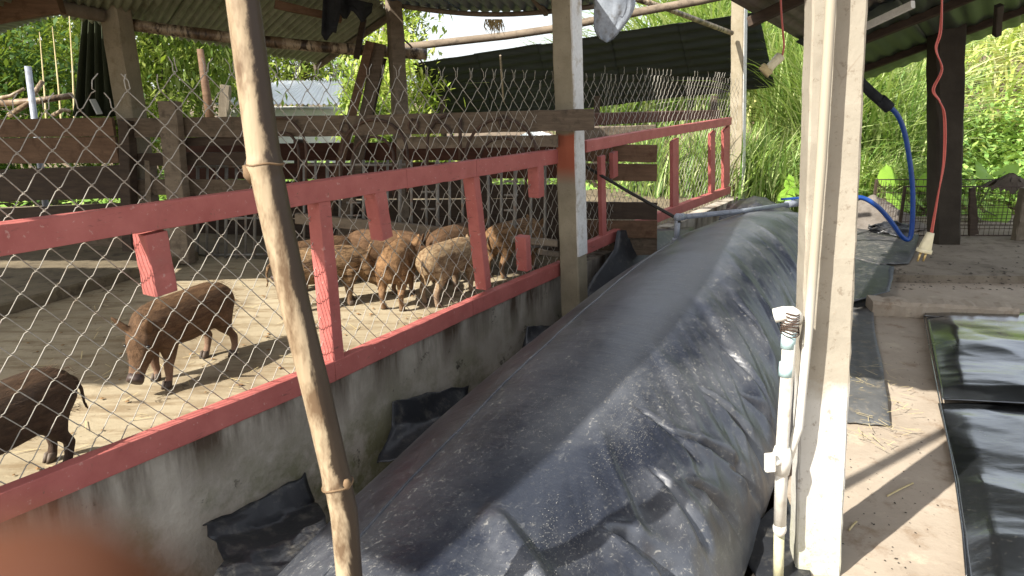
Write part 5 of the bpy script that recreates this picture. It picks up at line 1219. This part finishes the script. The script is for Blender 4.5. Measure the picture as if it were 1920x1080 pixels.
# white sheds far behind
def whiteshed(label, x0, x1, ytop, yeave, ybot, Yd, depth):
    root = thing('white_shed', label, 'shed', atY((x0+x1)/2, ybot, Yd)); root.location.z = 0
    a, b = atY(x0, yeave, Yd), atY(x1, yeave, Yd); c = b+Vector((-.6, depth, 0)); d = a+Vector((.5, depth, 0)); zt = atY((x0+x1)/2, ytop, Yd+depth).z
    c.z = d.z = zt
    for i in range(4): corrugated('roof_sheet', a.lerp(b, i/4), a.lerp(b, i/4+.26), d.lerp(c, i/4+.26), d.lerp(c, i/4), 6, .02, 'white_roof', root)
    mb = MB(); mb.box(((a.x+b.x)/2, Yd+.3+depth/2, a.z/2-.05), (b.x-a.x-.3, depth-.3, a.z-.1)); mb.build('wall', M['white_wall'], root)
whiteshed('white shed with pale corrugated roof behind the plank fence', 400, 645, 152, 196, 222, 14.5, 2.6)
whiteshed('smaller white roof higher up behind the first white shed', 590, 722, 118, 143, 160, 21, 2.5)
whiteshed('pale yellowish outbuilding wall seen under the plank near the middle post', 960, 1060, 240, 262, 330, 12.6, 1.5)

# ================================================================== the photographer's hand at the lens
def cm(x, y, z):      # camera space metres: right, up, forward
    return cam.location+Vector((x, 0, 0))+Vector((0, ST, CT))*y+Vector((0, CT, -ST))*z
hand = thing('hand', 'blurred fingertip of the hand holding the camera at the lower left', 'hand', cm(-.1, -.1, 0))
mb = MB()
def chain(pts, rads, mb=mb): mb.tube([cm(*p) for p in pts], rads, 12); mb.sphere(cm(*pts[-1]), rads[-1], 12, 8); mb.sphere(cm(*pts[0]), rads[0], 12, 8)
chain([(-.075, -.050, -.012), (-.048, -.036, .020), (-.0300, -.0235, .0270), (-.0168, -.0148, .0240)], [.0105, .0098, .0090, .0078])                  # index finger, its tip before the lens
chain([(-.080, -.062, -.020), (-.062, -.064, .006), (-.066, -.070, -.012), (-.074, -.072, -.022)], [.0105, .0095, .0088, .0078])   # middle, curled
chain([(-.086, -.076, -.024), (-.070, -.080, .000), (-.072, -.085, -.016), (-.080, -.086, -.026)], [.0100, .0090, .0084, .0074])
chain([(-.092, -.090, -.028), (-.079, -.094, -.010), (-.080, -.098, -.022), (-.086, -.098, -.030)], [.0090, .0080, .0074, .0066])
chain([(-.100, -.060, -.060), (-.074, -.046, -.062), (-.056, -.038, -.048), (-.048, -.034, -.034)], [.0150, .0125, .0105, .0088])  # thumb
mb.tube([cm(-.075, -.060, -.012), cm(-.098, -.078, -.045), (cm(-.120, -.100, -.085)), cm(-.15, -.14, -.13), cm(-.24, -.27, -.25)], [.026, .036, .030, .027, .038], 14)
hb = mb.build('skin_surface', M['skin'], hand, True); m = hb.modifiers.new('skin', 'REMESH'); m.mode = 'VOXEL'; m.voxel_size = .0022; m.use_smooth_shade = True
m = hb.modifiers.new('soften', 'SMOOTH'); m.iterations = 3
